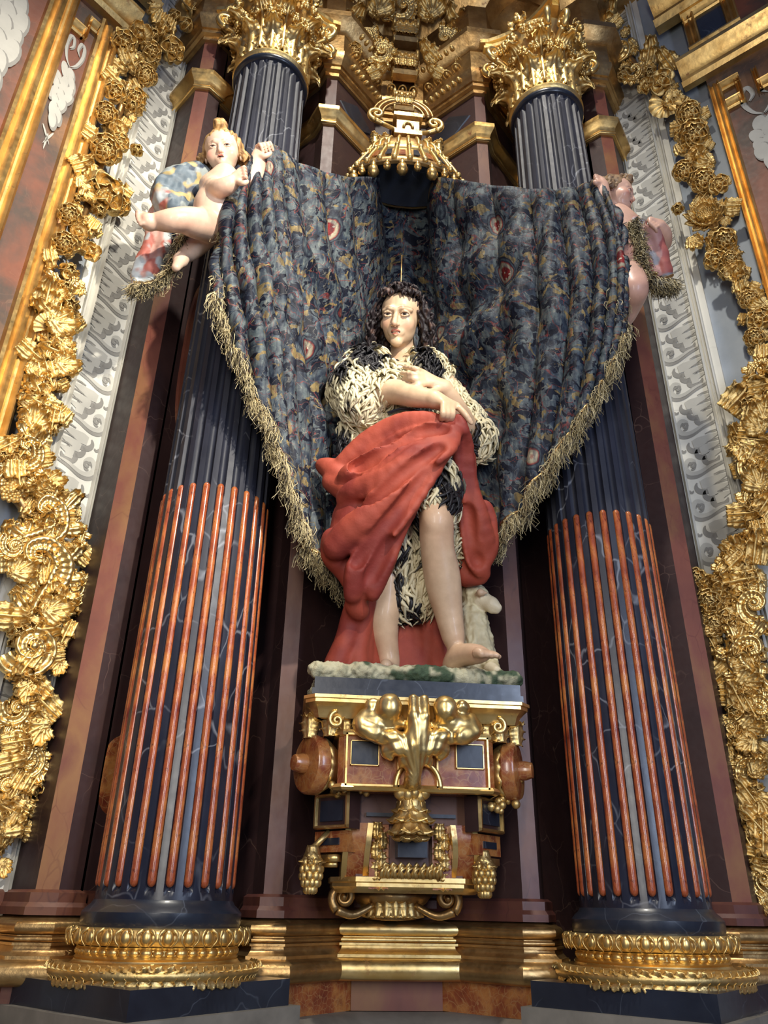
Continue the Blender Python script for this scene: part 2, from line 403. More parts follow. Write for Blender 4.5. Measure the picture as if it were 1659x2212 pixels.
for i, (pth, mt) in enumerate(((niche, GOLD_OLD), (outerL, GOLD_OLD), (outerR, GOLD_OLD))):
    trim('trim_%d' % (i+1), [(0, 1.25), (.06, 1.25), (.06, 1.352), (0, 1.352)], ORANGE if i == 0 else WALLRED, path=pth, label='red jasper band under the gilded base moulding')
    trim('trim_%d' % (i+4), BASEP, mt, path=pth, label='worn gilt base moulding with two rounds')
    trim('trim_%d' % (i+7), [(0, 1.56), (.03, 1.56), (.03, 1.585), (.018, 1.60), (.018, 1.63), (0, 1.64)], WALLRED, path=pth, label='red marble fillet above the base moulding')
ctr = [(-.178, .52), (-.178, .40), (.178, .40), (.178, .52)]
trim('trim_26', [(0, 1.12), (.05, 1.12), (.07, 1.14), (.07, 1.20), (.05, 1.225), (.02, 1.25), (0, 1.25)], GREYSTONE, path=ctr, label='grey ledge of the middle pedestal')
trim('trim_27', [(-.1, 1.25), (.0, 1.25), (.0, 1.352), (-.1, 1.352)], STRIPRED, path=ctr, label='worn rose jasper block of the middle pedestal')
trim('trim_28', BASEP, GOLD_SMOOTH, path=ctr, label='bright gilt base moulding of the middle pedestal')
# pilaster neck moulding and architrave
trim('trim_10', [(0, 6.04), (.012, 6.04)]+torus_prof(.014, 6.045, .022)+[(.02, 6.07), (.03, 6.10), (.055, 6.125), (.06, 6.14), (.06, 6.165), (0, 6.17)], GOLD_MOULD, path=WPATH, label='narrow gilt moulding around the pilasters')
trim('trim_11', [(0, 6.52), (.02, 6.52), (.02, 6.56), (.04, 6.565), (.04, 6.60), (0, 6.60)], GOLD_OLD, path=WPATH, label='gilt lower fascia of the architrave')
trim('trim_12', [(0, 6.60), (.05, 6.60), (.065, 6.63), (.085, 6.66), (.085, 6.70), (.07, 6.70), (.07, 6.90), (.10, 6.91), (.13, 6.95), (.16, 6.97), (.16, 7.02), (0, 7.03)], GOLD_OLD, path=WPATH, label='gilt architrave above the pilasters')
trim('trim_13', [(0, 7.03), (.06, 7.03), (.06, 7.45), (.12, 7.50), (.20, 7.56), (.34, 7.60), (.34, 7.72), (.42, 7.80), (.42, 7.9), (0, 7.95)], GOLD_OLD, path=WPATH, label='carved gilt frieze and cornice')
# egg rows on the architrave of the niche, each egg a part
archi = bpy.data.objects['trim_12']
egg = MB(); egg.sphere((0, 0, 0), (.017, .016, .028), 8, 6)
egg_me = egg.mesh('egg', GOLD, smooth=True)
ringp = MB()
for k_ in range(14):
    a = 2*math.pi*k_/14; b = 2*math.pi*(k_+1)/14
    ringp.tube([(.028*math.cos(a), 0, .034*math.sin(a)), (.028*math.cos(b), 0, .034*math.sin(b))], .006, 5, cap=False)
ringp.sphere((0, 0, 0), (.014, .012, .018), 8, 6)
ring_me = ringp.mesh('ring_rosette', GOLD, smooth=True)
for seg in range(len(WPATH)-1):
    a = np.array(WPATH[seg]); b = np.array(WPATH[seg+1]); L = np.linalg.norm(b-a)
    if L < .12 or seg in (0, 20): continue
    d = (b-a)/L; nn = np.array((d[1], -d[0]))
    for me, zz, off, step in ((egg_me, 6.645, .078, .046), (ring_me, 6.80, .078, .078), (egg_me, 6.945, .13, .05)):
        m = int((L-.06)/step)
        for i in range(m):
            p = a+d*(L/2+(i-(m-1)/2)*step)+nn*off
            o = link(me.name, me, archi); place(o, (p[0], p[1], zz), frame((nn[0], nn[1], 0)))
# dark diamond inlays in the red frieze
fr = bpy.data.objects['wall_niche_left'], bpy.data.objects['wall_niche_right']
for sgn, par in ((-1, fr[0]), (1, fr[1])):
    A_, B_ = ((-.465, .205), (-.18, .49)) if sgn < 0 else ((.18, .49), (.465, .205))
    V = [on_wall(A_, B_, u, z, .008) for u, z in ((.04, 6.34), (.20, 6.22), (.36, 6.34), (.20, 6.46))]+[on_wall(A_, B_, u, z, -.002) for u, z in ((.03, 6.34), (.20, 6.21), (.37, 6.34), (.20, 6.47))]
    mb = MB(); mb.add(V, [(0, 1, 2, 3), (0, 1, 5, 4), (1, 2, 6, 5), (2, 3, 7, 6), (3, 0, 4, 7)]); mb.build('diamond_inlay', BLACK_PLAIN, par)

# ---- gilt frames on the piers
def wbox(mb, Wf, t0, t1, z0, z1, o0, o1):
    mb.prism([Wf(t0, o0), Wf(t1, o0), Wf(t1, o1), Wf(t0, o1)], z0, z1)
def vstrip(mb, Wf, t0, t1, z0, z1, base=.05):
    """reeded vertical moulding"""
    w = t1-t0
    prof = [(0, 0), (0, .03), (.10, .045), (.2, .03), (.25, .018), (.32, .014), (.42, .03), (.55, .034), (.65, .022), (.72, .03), (.86, .044), (.97, .036), (1, 0)]
    V = []
    for z in (z0, z1):
        for a, h in prof: p = Wf(t0+w*a, base+h); V.append((p[0], p[1], z))
    k = len(prof); mb.add(V, [(i, i+1, k+i+1, k+i) for i in range(k-1)]+[tuple(range(k)), tuple(range(2*k-1, k-1, -1))])
def hstrip(mb, Wf, t0, t1, z0, z1, base=.05, big=1.):
    h = z1-z0
    prof = [(0, 0), (.03*big, 0), (.045*big, .12), (.03*big, .24), (.016*big, .3), (.016*big, .5), (.03*big, .56), (.05*big, .72), (.07*big, .86), (.07*big, 1), (0, 1)]
    V = []
    for t in (t0, t1):
        for o, a in prof: p = Wf(t, base+o); V.append((p[0], p[1], z0+h*a))
    k = len(prof); mb.add(V, [(i, i+1, k+i+1, k+i) for i in range(k-1)]+[tuple(range(k)), tuple(range(2*k-1, k-1, -1))])
# left pier
mb = MB(); vstrip(mb, WL, .47, .60, 0, 6.16); struct('trim_14', mb, GOLD_MOULD, label='gilt upright moulding edging the left pier', auto=30)
mb = MB(); vstrip(mb, WL, .735, .88, 0, 7.2); struct('trim_15', mb, GOLD_MOULD, label='outer gilt upright moulding of the left pier', auto=30)
mb = MB(); hstrip(mb, WL, .40, 2.6, 6.22, 6.42, .05, 1.4); struct('trim_16', mb, GOLD_MOULD, label='gilt horizontal cornice on the left pier', auto=30)
mb = MB(); hstrip(mb, WL, .30, 2.6, 6.62, 6.82, .05, 2.2); struct('trim_17', mb, GOLD_MOULD, label='upper gilt cornice on the left pier', auto=30)
mb = MB(); hstrip(mb, WL, .60, .66, 6.02, 6.09, .05, .6); hstrip(mb, WL, .66, .735, 5.9, 5.97, .05, .6); vstrip(mb, WL, .645, .672, 5.9, 6.09); struct('trim_18', mb, GOLD_MOULD, label='stepped gilt frame above the painted fruit on the left pier', auto=30)
# right pier
mb = MB(); vstrip(mb, WR, .60, .675, 0, 6.2); struct('trim_19', mb, GOLD_MOULD, label='gilt upright moulding edging the right pier', auto=30)
mb = MB(); vstrip(mb, WR, 1.0, 1.12, 0, 6.2); struct('trim_20', mb, GOLD_MOULD, label='outer gilt upright moulding of the right pier', auto=30)
mb = MB(); hstrip(mb, WR, .47, 2.6, 6.30, 6.52, .05, 1.4); struct('trim_21', mb, GOLD_MOULD, label='gilt horizontal cornice on the right pier', auto=30)
mb = MB(); hstrip(mb, WR, .40, 2.6, 6.98, 7.30, .05, 2.2); struct('trim_22', mb, GOLD_MOULD, label='upper gilt cornice on the right pier', auto=30)
mb = MB()
hstrip(mb, WR, .675, .76, 5.93, 6.0, .05, .6); vstrip(mb, WR, .745, .78, 5.93, 6.14); hstrip(mb, WR, .86, 1.0, 5.95, 6.02, .05, .6); vstrip(mb, WR, .845, .88, 5.95, 6.14); hstrip(mb, WR, .66, .78, 6.11, 6.17, .05, .6)
struct('trim_23', mb, GOLD_MOULD, label='stepped gilt frame above the painted fruit on the right pier', auto=30)
mb = MB()
vstrip(mb, WR, .56, .64, 6.56, 6.96); vstrip(mb, WR, .80, .88, 6.56, 6.96); hstrip(mb, WR, .56, .88, 6.54, 6.62, .05, .8); hstrip(mb, WR, .56, .88, 6.90, 6.98, .05, .8)
sq = struct('trim_24', mb, GOLD_MOULD, label='square gilt frame around the dark inset panel at upper right', auto=30)
mb = MB(); wbox(mb, WR, .64, .80, 6.62, 6.90, .04, .062); mb.build('dark_inset', BLACK_PLAIN, sq)

# ---- painted grey leaf scrolls on the plaster reveals (flat paint, one unit repeated)
def ribbon2(mb, pts, wid, h):
    p = np.array(pts); T = np.gradient(p, axis=0); T /= np.linalg.norm(T, axis=1)[:, None]+1e-9
    N = np.stack([-T[:, 1], T[:, 0]], 1); wid = np.broadcast_to(wid, (len(p),))[:, None]
    A_ = p+N*wid; B_ = p-N*wid; k = len(p)
    V = [(x, -h, z) for x, z in A_]+[(x, -h, z) for x, z in B_]
    mb.add(V, [(i, i+1, k+i+1, k+i) for i in range(k-1)])
def arc(c, r, a0, a1, n=14, sx=1.): return [(c[0]+sx*r*math.cos(R_(a0+(a1-a0)*i/(n-1))), c[1]+r*math.sin(R_(a0+(a1-a0)*i/(n-1)))) for i in range(n)]
def tap(n, w, p=1.0): return w*np.sin(np.pi*(np.arange(n)+.5)/n)**p+.0006
light = MB(); dark = MB()
# lobes: each a grey crescent under a rounded tongue, then a swirl (local x: to the column, z: up)
for (cx, cz, r) in ((.012, .088, .040), (-.018, .036, .036), (-.046, -.012, .032)):
    ribbon2(dark, arc((cx, cz-.004), r, 185, 395, 18, 1.25), tap(18, .0145, .7), .0015)
    ribbon2(light, [(-.11, cz+.022), (-.06, cz+.014), (cx-.01, cz+.004), (cx+.022, cz)], np.array([.004, .018, .030, .024]), .0025)
    ribbon2(dark, [(-.105, cz+.046), (-.07, cz+.046), (-.04, cz+.040)], tap(3, .004), .0035)
sw = [(-.105, -.050), (-.04, -.060), (.03, -.082), (.078, -.072), (.098, -.030), (.076, .004), (.048, -.010), (.050, -.036), (.066, -.038)]
sp = spline(sw, 44); ribbon2(dark, sp+np.array((.005, -.016)), tap(44, .0155, .6), .0015); ribbon2(light, sp, tap(44, .0125, .6), .0028)
ribbon2(dark, arc((.056, -.030), .012, 0, 360, 10), tap(10, .008), .0035)
ribbon2(dark, arc((.088, .070), .010, 180, 400, 8), tap(8, .007), .002)
def paint_unit(nm, mb, m): return mb.mesh(nm, m)
lm = paint_unit('painted_leaf', light, GRIS_LIGHT); dm = paint_unit('painted_shade', dark, GRIS_MID)
for sd, Wf, nn, sx in (('left', WL, nL, -1), ('right', WR, nR, 1)):
    par = bpy.data.objects['wall_'+sd]
    for i in range(26):
        z = 1.75+i*.245
        if z > 7.6: break
        p = Wf(.115, .001)
        o = link('painted_leaf', lm, par); Mf = frame((nn[0], nn[1], 0)); Mf = Mf[:, [0, 2, 1]].copy(); Mf[:, 1] *= -1
        if sd == 'right': Mf[:, 0] *= -1
        place(o, (p[0], p[1], z), Mf, (.95, 1, 1)); 
        o2 = link('painted_shade', dm, par); place(o2, (p[0], p[1], z), Mf, (.95, 1, 1))
    # raised edges of the reveal
    mb = MB(); vstrip(mb, Wf, 0., .02, 0, 7.6, -.012); vstrip(mb, Wf, .215, .265, 0, 7.6, -.012); mb.build('plaster_fillet', PLASTER, par, auto=30)

# ---- painted fruit clusters on the piers (flat grisaille)
def blob_poly(cx, cz, rx, rz, h, n=16, rot=0., pt=0.):
    V = []
    for i in range(n):
        a = 2*math.pi*i/n; x = rx*math.cos(a); z = rz*math.sin(a)-pt*rz*max(0, -math.sin(a))**3
        c_, s_ = math.cos(rot), math.sin(rot); V.append((cx+x*c_-z*s_, -h, cz+x*s_+z*c_))
    return V
def fruit_painting(name, par, Wf, nn, t, z, w, hgt, seed):
    rg = random.Random(seed); li = MB(); mi = MB(); da = MB(); k = 0
    for row in range(7):
        m = (2, 3, 3, 3, 2, 2, 1)[row]
        for j in range(m):
            x = (j-(m-1)/2)*w*.30+rg.uniform(-.02, .02)*w; zz = hgt*(.36-row*.105)+rg.uniform(-.02, .02)
            h = .002+.0004*k; k += 1; rt = rg.uniform(-.4, .4)
            n_ = 16; r = w*(.17+rg.uniform(0, .05)); rz = hgt*.085
            mi.add(blob_poly(x+.004, zz-.006, r*1.08, rz*1.1, h, n_, rt, .2), [tuple(range(n_))])
            li.add(blob_poly(x-.003, zz+.004, r*.92, rz*.95, h+.0003, n_, rt, .2), [tuple(range(n_))])
    for (x, zz, rt) in ((-.15, -.43, .5), (.1, -.45, -.3), (.0, -.50, 0)):
        li.add(blob_poly(x*w, zz*hgt, w*.05, hgt*.07, .003, 12, rt, .8), [tuple(range(12))])
    for sx in (-1, 1):
        c = [(sx*x*w, zz*hgt) for x, zz in ((.02, .45), (.25, .52), (.42, .66), (.38, .80), (.2, .82), (.12, .72), (.25, .66))]
        ribbon2(li, spline(c, 30), tap(30, w*.07, .7), .003); ribbon2(mi, spline(c, 30)+np.array((.006, -.008)), tap(30, w*.07, .7), .002)
    Mf = frame((nn[0], nn[1], 0)); Mf = Mf[:, [0, 2, 1]].copy(); Mf[:, 1] *= -1
    p = Wf(t, .052)
    for mb, m, nm in ((li, GRIS_LIGHT, 'painted_fruit'), (mi, GRIS_MID, 'painted_fruit_shade')):
        o = link(nm, mb.mesh(nm, m), par); place(o, (p[0], p[1], z), Mf)
fruit_painting('f', bpy.data.objects['wall_pier_left'], WL, nL, .675, 5.36, .115, .62, 1)
fruit_painting('f', bpy.data.objects['wall_pier_left'], WL, nL, 1.02, 5.35, .20, 1.15, 2)
fruit_painting('f', bpy.data.objects['wall_pier_right'], WR, nR, .84, 5.45, .20, .72, 3)
# ------------------------------------------------------------------ columns
def flute_r(r, a, depth, nf=24):
    ph = (a/(2*math.pi)*nf) % 1.0; x = (ph-.5)/.28
    return r-depth*math.sqrt(max(0., 1-x*x)) if abs(x) < 1 else r
def acanthus(L=.25, W=.15, curl=1.9, lobes=5, nu=22, nv=13, thick=.006, ruffle=.012, cup=.25, cut=.28, flute=.004):
    """leaf lying along +z, face to -y, tip curling out to -y; returns vertices and faces with thickness"""
    G = np.zeros((nu, nv, 3))
    for i in range(nu):
        t = i/(nu-1)
        wdt = W*.5*(.55+.6*math.sin(math.pi*min(1, t*1.02))**.7)*(1-t**5)*(1-cut*abs(math.sin(lobes*math.pi*t))**2*(1 if t < .92 else .3))+.002
        th = curl*max(0, t-.45)**1.6/(.55**1.6); 
        # arc length integration of the spine
        if i == 0: y, z = 0., 0.
        else: y -= math.sin(th*1.25)*L/(nu-1); z += math.cos(th*1.25)*L/(nu-1)
        for j in range(nv):
            v = -1+2*j/(nv-1)
            x = wdt*v
            d = -cup*wdt*v*v+ruffle*math.sin(lobes*2*math.pi*t+abs(v)*2.2)*abs(v)**1.5+.010*(L/.25)*math.exp(-(v/.14)**2)+flute*(L/.25)*math.cos(v*9)
            G[i, j] = (x, y-d*math.cos(th), z-d*math.sin(th)*.6-.10*W*abs(v)**2*math.sin(lobes*2*math.pi*t))
    top = G; bot = G.copy(); bot[:, :, 1] += thick
    nq = nu*nv; V = np.concatenate([top.reshape(-1, 3), bot.reshape(-1, 3)])
    F = []
    for i in range(nu-1):
        for j in range(nv-1):
            a = i*nv+j; F.append((a, a+1, a+nv+1, a+nv)); F.append((nq+a, nq+a+nv, nq+a+nv+1, nq+a+1))
    for i in range(nu-1):
        for j in (0, nv-1):
            a = i*nv+j; F.append((a, a+nv, nq+a+nv, nq+a))
    for j in range(nv-1):
        for i in (0, nu-1):
            a = i*nv+j; F.append((a, a+1, nq+a+1, nq+a))
    return V, F
def leaf_mesh(name, mat, **kw):
    mb = MB(); mb.add(*acanthus(**kw)); return mb.mesh(name, mat, smooth=True)
def spiral_pts(r0, r1, turns, n=50, a0=0.):
    return [((r0*(r1/r0)**(i/(n-1)))*math.cos(a0+turns*2*math.pi*i/(n-1)), (r0*(r1/r0)**(i/(n-1)))*math.sin(a0+turns*2*math.pi*i/(n-1))) for i in range(n)]

ZB, ZTOP = 1.62, 6.05
RB, RT = .233, .206
def shaft_radius(z):
    t = (z-ZB)/(ZTOP-ZB); return RB+(RT-RB)*max(0, t)**1.5
# meshes shared by both columns (local origin: column axis at z = 0)
NA = 24*10; zs = [1.60, 1.62, 1.635, 1.65, 1.665, 1.68, 1.70]+list(np.linspace(1.8, 5.85, 22))+[5.93, 5.96, 5.98, 5.995, 6.01, 6.02]
V = []; 
for z in zs:
    d = .018
    for (e0, e1, inv) in ((1.64, 1.70, 0), (5.95, 6.01, 1)):
        pass
    lo = max(0, min(1, (z-1.635)/.04)); hi = max(0, min(1, (6.00-z)/.04)); dd = d*math.sqrt(1-(1-min(lo, hi))**2)
    for j in range(NA):
        a = 2*math.pi*j/NA; r = flute_r(shaft_radius(z), a, dd); V.append((r*math.cos(a), r*math.sin(a), z))
F = [(i*NA+j, i*NA+(j+1) % NA, (i+1)*NA+(j+1) % NA, (i+1)*NA+j) for i in range(len(zs)-1) for j in range(NA)]
mb = MB(); mb.add(V, F); SHAFT = mb.mesh('shaft', BLACK, auto=40)
mb = MB()
pts = []; rr = []
for i in range(30):
    t = i/29
    if i < 5: z = 1.648+.018*(1-math.cos(i/5*math.pi/2)); k = math.sin(i/5*math.pi/2)
    elif i > 24: z = 3.155-.018*(1-math.cos((29-i)/5*math.pi/2)); k = math.sin((29-i)/5*math.pi/2)
    else: z = 1.668+(3.137-1.668)*(i-5)/19; k = 1
    r = shaft_radius(z)-.0085; pts.append((r, 0, z)); rr.append(max(.0015, k*.0150*(r/.223)))
mb.tube(pts, rr, 10, up=(1, 0, 0)); REEDM = mb.mesh('reed', REED, smooth=True)
lat = lambda prof, mat, nm, n=64, rf=None, auto=40: (lambda m_: (m_.lathe(prof, n, rf=rf), m_.mesh(nm, mat, auto=auto))[1])(MB())
FOOT = lat([(.0, 1.53), (.262, 1.53), (.268, 1.545), (.268, 1.575), (.255, 1.59), (.242, 1.60), (RB+.002, 1.612), (.0, 1.62)], BLACK_PLAIN, 'shaft_foot')
TOR_U = lat([(.2, 1.478)]+[(.262+.032*math.sin(math.pi*i/10), 1.480+.026-.026*math.cos(math.pi*i/10)) for i in range(11)]+[(.2, 1.532)], GOLD, 'upper_torus')
BEADB = lat([(.2, 1.44), (.262, 1.44), (.268, 1.446), (.262, 1.452), (.256, 1.456), (.256, 1.47), (.262, 1.474), (.266, 1.478), (.2, 1.482)], GOLD_SMOOTH, 'bead_fillet')
SCOT = lat([(.2, 1.405), (.318, 1.405), (.320, 1.412), (.312, 1.416)]+[(.268+.040*(1-math.sin(math.pi/2*i/6)), 1.416+.024*i/6) for i in range(7)]+[(.2, 1.442)], GOLD_SMOOTH, 'scotia')
TOR_L = lat([(.2, 1.382)]+[(.300+.042*math.sin(math.pi*i/10), 1.384+.024-.024*math.cos(math.pi*i/10)) for i in range(11)]+[(.2, 1.408)]+[(.2, 1.432)][:0], GOLD, 'lower_torus', 96)
# small carved pieces of the base
eb = MB(); eb.sphere((0, 0, 0), (.020, .014, .024), 10, 8); EGG2 = eb.mesh('egg', GOLD_SMOOTH, smooth=True)
eb = MB()
for sx in (-1, 1):
    eb.tube(spline([(sx*.008, -.004, .024), (sx*.026, -.012, .012), (sx*.027, -.012, -.008), (sx*.012, -.006, -.026)], 8), [.004, .006, .006, .003, .003, .003, .003, .002], 5)
EGGFR = eb.mesh('egg_husk', GOLD, smooth=True)
eb = MB(); eb.sphere((0, 0, 0), (.017, .009, .011), 8, 6); BEAD = eb.mesh('bead', GOLD_SMOOTH, smooth=True)
eb = MB(); eb.add(*acanthus(.05, .042, 1.1, 2, 8, 7, .004, .003, .3)); BAYL = eb.mesh('bay_leaf', GOLD, smooth=True)
# capital pieces
BELL = lat([(.0, 6.05), (.212, 6.05), (.226, 6.06), (.232, 6.075), (.226, 6.09), (.214, 6.10), (.206, 6.12), (.205, 6.35), (.215, 6.5), (.245, 6.6), (.28, 6.66), (.0, 6.67)], GOLD, 'bell')
NECKR = lat([(.15, 6.012), (.214, 6.012), (.224, 6.020), (.228, 6.032), (.224, 6.044), (.214, 6.052), (.15, 6.052)], BLACK_PLAIN, 'neck_ring')
LEAFA = leaf_mesh('acanthus_leaf', GOLD, L=.30, W=.165, curl=2.0, lobes=5, ruffle=.016, cup=.30)
LEAFB = leaf_mesh('acanthus_leaf_tall', GOLD, L=.47, W=.17, curl=2.0, lobes=7, nu=30, ruffle=.016, cup=.28)
vb = MB(); sp = spiral_pts(.062, .010, 1.9, 46, R_(-90))
vb.tube([(x, 0, z) for x, z in sp], np.linspace(.021, .008, 46), 8, up=(0, 1, 0)); vb.sphere((0, 0, 0), .013, 8, 6)
vb.tube(spline([(-.12, 0, -.26), (-.10, 0, -.14), (-.06, 0, -.085), (0, 0, -.062)], 12), np.linspace(.014, .021, 12), 8, up=(0, 1, 0))
VOLU = vb.mesh('volute', GOLD_SMOOTH, smooth=True)
fb = MB()
for k in range(6):
    a = 2*math.pi*k/6; M = np.array([[math.cos(a), 0, -math.sin(a)], [0, 1, 0], [math.sin(a), 0, math.cos(a)]])
    V, F = acanthus(.06, .05, 1.2, 2, 9, 7, .004, .004, .3); fb.add(V@M.T, F)
fb.sphere((0, -.015, 0), .018, 8, 6); ROSE = fb.mesh('rosette', GOLD, smooth=True)
# abacus with hollow sides
ab = []
for k in range(4):
    a0 = math.pi/4+k*math.pi/2; a1 = a0+math.pi/2; c0 = np.array((math.cos(a0), math.sin(a0)))*.40; c1 = np.array((math.cos(a1), math.sin(a1)))*.40
    am = (a0+a1)/2; d = unit(c1-c0); inn = -np.array((math.cos(am), math.sin(am)))
    ab += [tuple(c0+d*.03+inn*.0)]+[tuple(c0+(c1-c0)*s_+inn*.075*math.sin(math.pi*s_)) for s_ in np.linspace(.12, .88, 9)]+[tuple(c1-d*.03)]
mb = MB()
for (sc, z0, z1) in ((.94, 6.66, 6.69), (1.0, 6.69, 6.715), (.97, 6.715, 6.74), (1.06, 6.74, 6.775)): mb.prism([(x*sc, y*sc) for x, y in ab], z0, z1)
ABAC = mb.mesh('abacus', GOLD_SMOOTH)
bunch = MB(); rg = random.Random(4)
for k in range(22):
    a = rg.uniform(0, 2*math.pi); r = .035*math.sqrt(rg.random()); bunch.sphere((r*math.cos(a), -rg.uniform(0, .03), r*math.sin(a)*1.2), rg.uniform(.010, .016), 7, 5)
BUNCH = bunch.mesh('fruit_bunch', GOLD, smooth=True)

def radial(o, a, r, z, face=True, sc=1., tilt=0., roll=0.):
    nrm = (math.cos(a), math.sin(a), 0)
    M = frame(nrm); M = np.stack([M[:, 0], -M[:, 2], M[:, 1]], 1)      # local x right, -y out, z up
    ct, st = math.cos(tilt), math.sin(tilt); T = np.array([[1, 0, 0], [0, ct, -st], [0, st, ct]])
    cr, sr = math.cos(roll), math.sin(roll); Rr = np.array([[cr, 0, sr], [0, 1, 0], [-sr, 0, cr]])
    place(o, (r*math.cos(a), r*math.sin(a), z), M@T@Rr, sc)
def column(x, label, rot):
    t = thing('marble_column', label, 'column', (x, 0, 1.382), 'fluted marble columns flanking the statue'); t['kind'] = 'thing'
    z0 = (0, 0, -1.382)
    def pt(nm, me, par=t, loc=z0): o = link(nm, me, par); o.location = loc; return o
    pt('shaft', SHAFT).rotation_euler = (0, 0, rot)
    for k in range(24):
        o = pt('reed', REEDM); o.rotation_euler = (0, 0, rot+2*math.pi*(k+.5)/24)
    pt('shaft_foot', FOOT); tu = pt('upper_torus', TOR_U); bf = pt('bead_fillet', BEADB); pt('scotia', SCOT); tl = pt('lower_torus', TOR_L)
    pt('neck_ring', NECKR)
    for k in range(28):
        a = 2*math.pi*k/28
        o = link('egg', EGG2, tu); radial(o, a, .290, 1.506); o = link('egg_husk', EGGFR, tu); radial(o, a, .290, 1.506)
    for k in range(44):
        a = 2*math.pi*k/44; o = link('bead', BEAD, bf); radial(o, a, .258, 1.463, sc=(1.0 if k % 3 else 1.25))
    for k in range(60):
        a = 2*math.pi*k/60
        for (zz, r, tl_) in ((1.392, .333, -.35), (1.418, .333, .35)):
            o = link('bay_leaf', BAYL, tl); radial(o, a, r, zz-.012, roll=(1.0 if math.cos(a+math.pi/2) >= 0 and math.sin(a+0) <= 0 and math.cos(a) < 0 else -1.0), sc=.85, tilt=tl_)
    cap = thing('capital', None, None); cap.parent = t; cap.location = z0; cap.rotation_euler = (0, 0, math.pi/4)
    pc = lambda nm, me: link(nm, me, cap)
    pc('bell', BELL); pc('abacus', ABAC)
    for k in range(10):
        o = pc('acanthus_leaf', LEAFA); radial(o, 2*math.pi*(k+.25)/10, .212, 6.10)
        o = pc('acanthus_leaf', LEAFB); radial(o, 2*math.pi*(k+.75)/10, .208, 6.12)
    for k in range(4):
        a = math.pi/4+k*math.pi/2
        for s_ in (-1, 1):
            o = pc('volute', VOLU); nrm = np.array((math.cos(a), math.sin(a), 0)); side = np.array((-math.sin(a), math.cos(a), 0))
            M = np.stack([unit(nrm*.95+side*s_*.25), unit(side*.95-nrm*s_*.25)*1., np.array((0, 0, 1.))], 1)
            place(o, nrm*.315+side*s_*.05+np.array((0, 0, 6.585)), M, 1.05)
        o = pc('acanthus_leaf', LEAFA); radial(o, a, .27, 6.36, tilt=-.5, sc=.8)
        o = pc('rosette', ROSE); radial(o, a+math.pi/4, .285, 6.70, sc=1.3)
        for da in (-.45, .45, -.2, .2):
            o = pc('fruit_bunch', BUNCH); radial(o, a+math.pi/4+da, .27, 6.56, sc=1.2)
    for k in range(20):
        o = pc('fruit_bunch', BUNCH); radial(o, 2*math.pi*k/20, .245, 6.42, sc=.9)
    # diamond-set plinth below the base
    mb = MB(); h = .45
    mb.prism([(x, -h), (x+h, 0), (x, h), (x-h, 0)], 1.305, 1.382)
    p = mb.build('plinth', BLACK_PLAIN, t)
    return t
column(-.868, 'fluted black marble column with red reeds, left of the statue behind the blond cherub', .05)
column(.868, 'fluted black marble column with red reeds, right of the statue behind the brown-haired cherub', .12)
for sx, nm in ((-.868, 'left'), (.868, 'right')):
    mb = MB()
    for h, z0, z1 in ((.47, 0, 1.27), (.52, 1.19, 1.25), (.49, 1.25, 1.305)): mb.prism([(sx, -h), (sx+h, 0), (sx, h), (sx-h, 0)], z0, z1)
    struct('wall_pedestal_'+nm, mb, GREYSTONE, label='grey stone pedestal carrying the column')
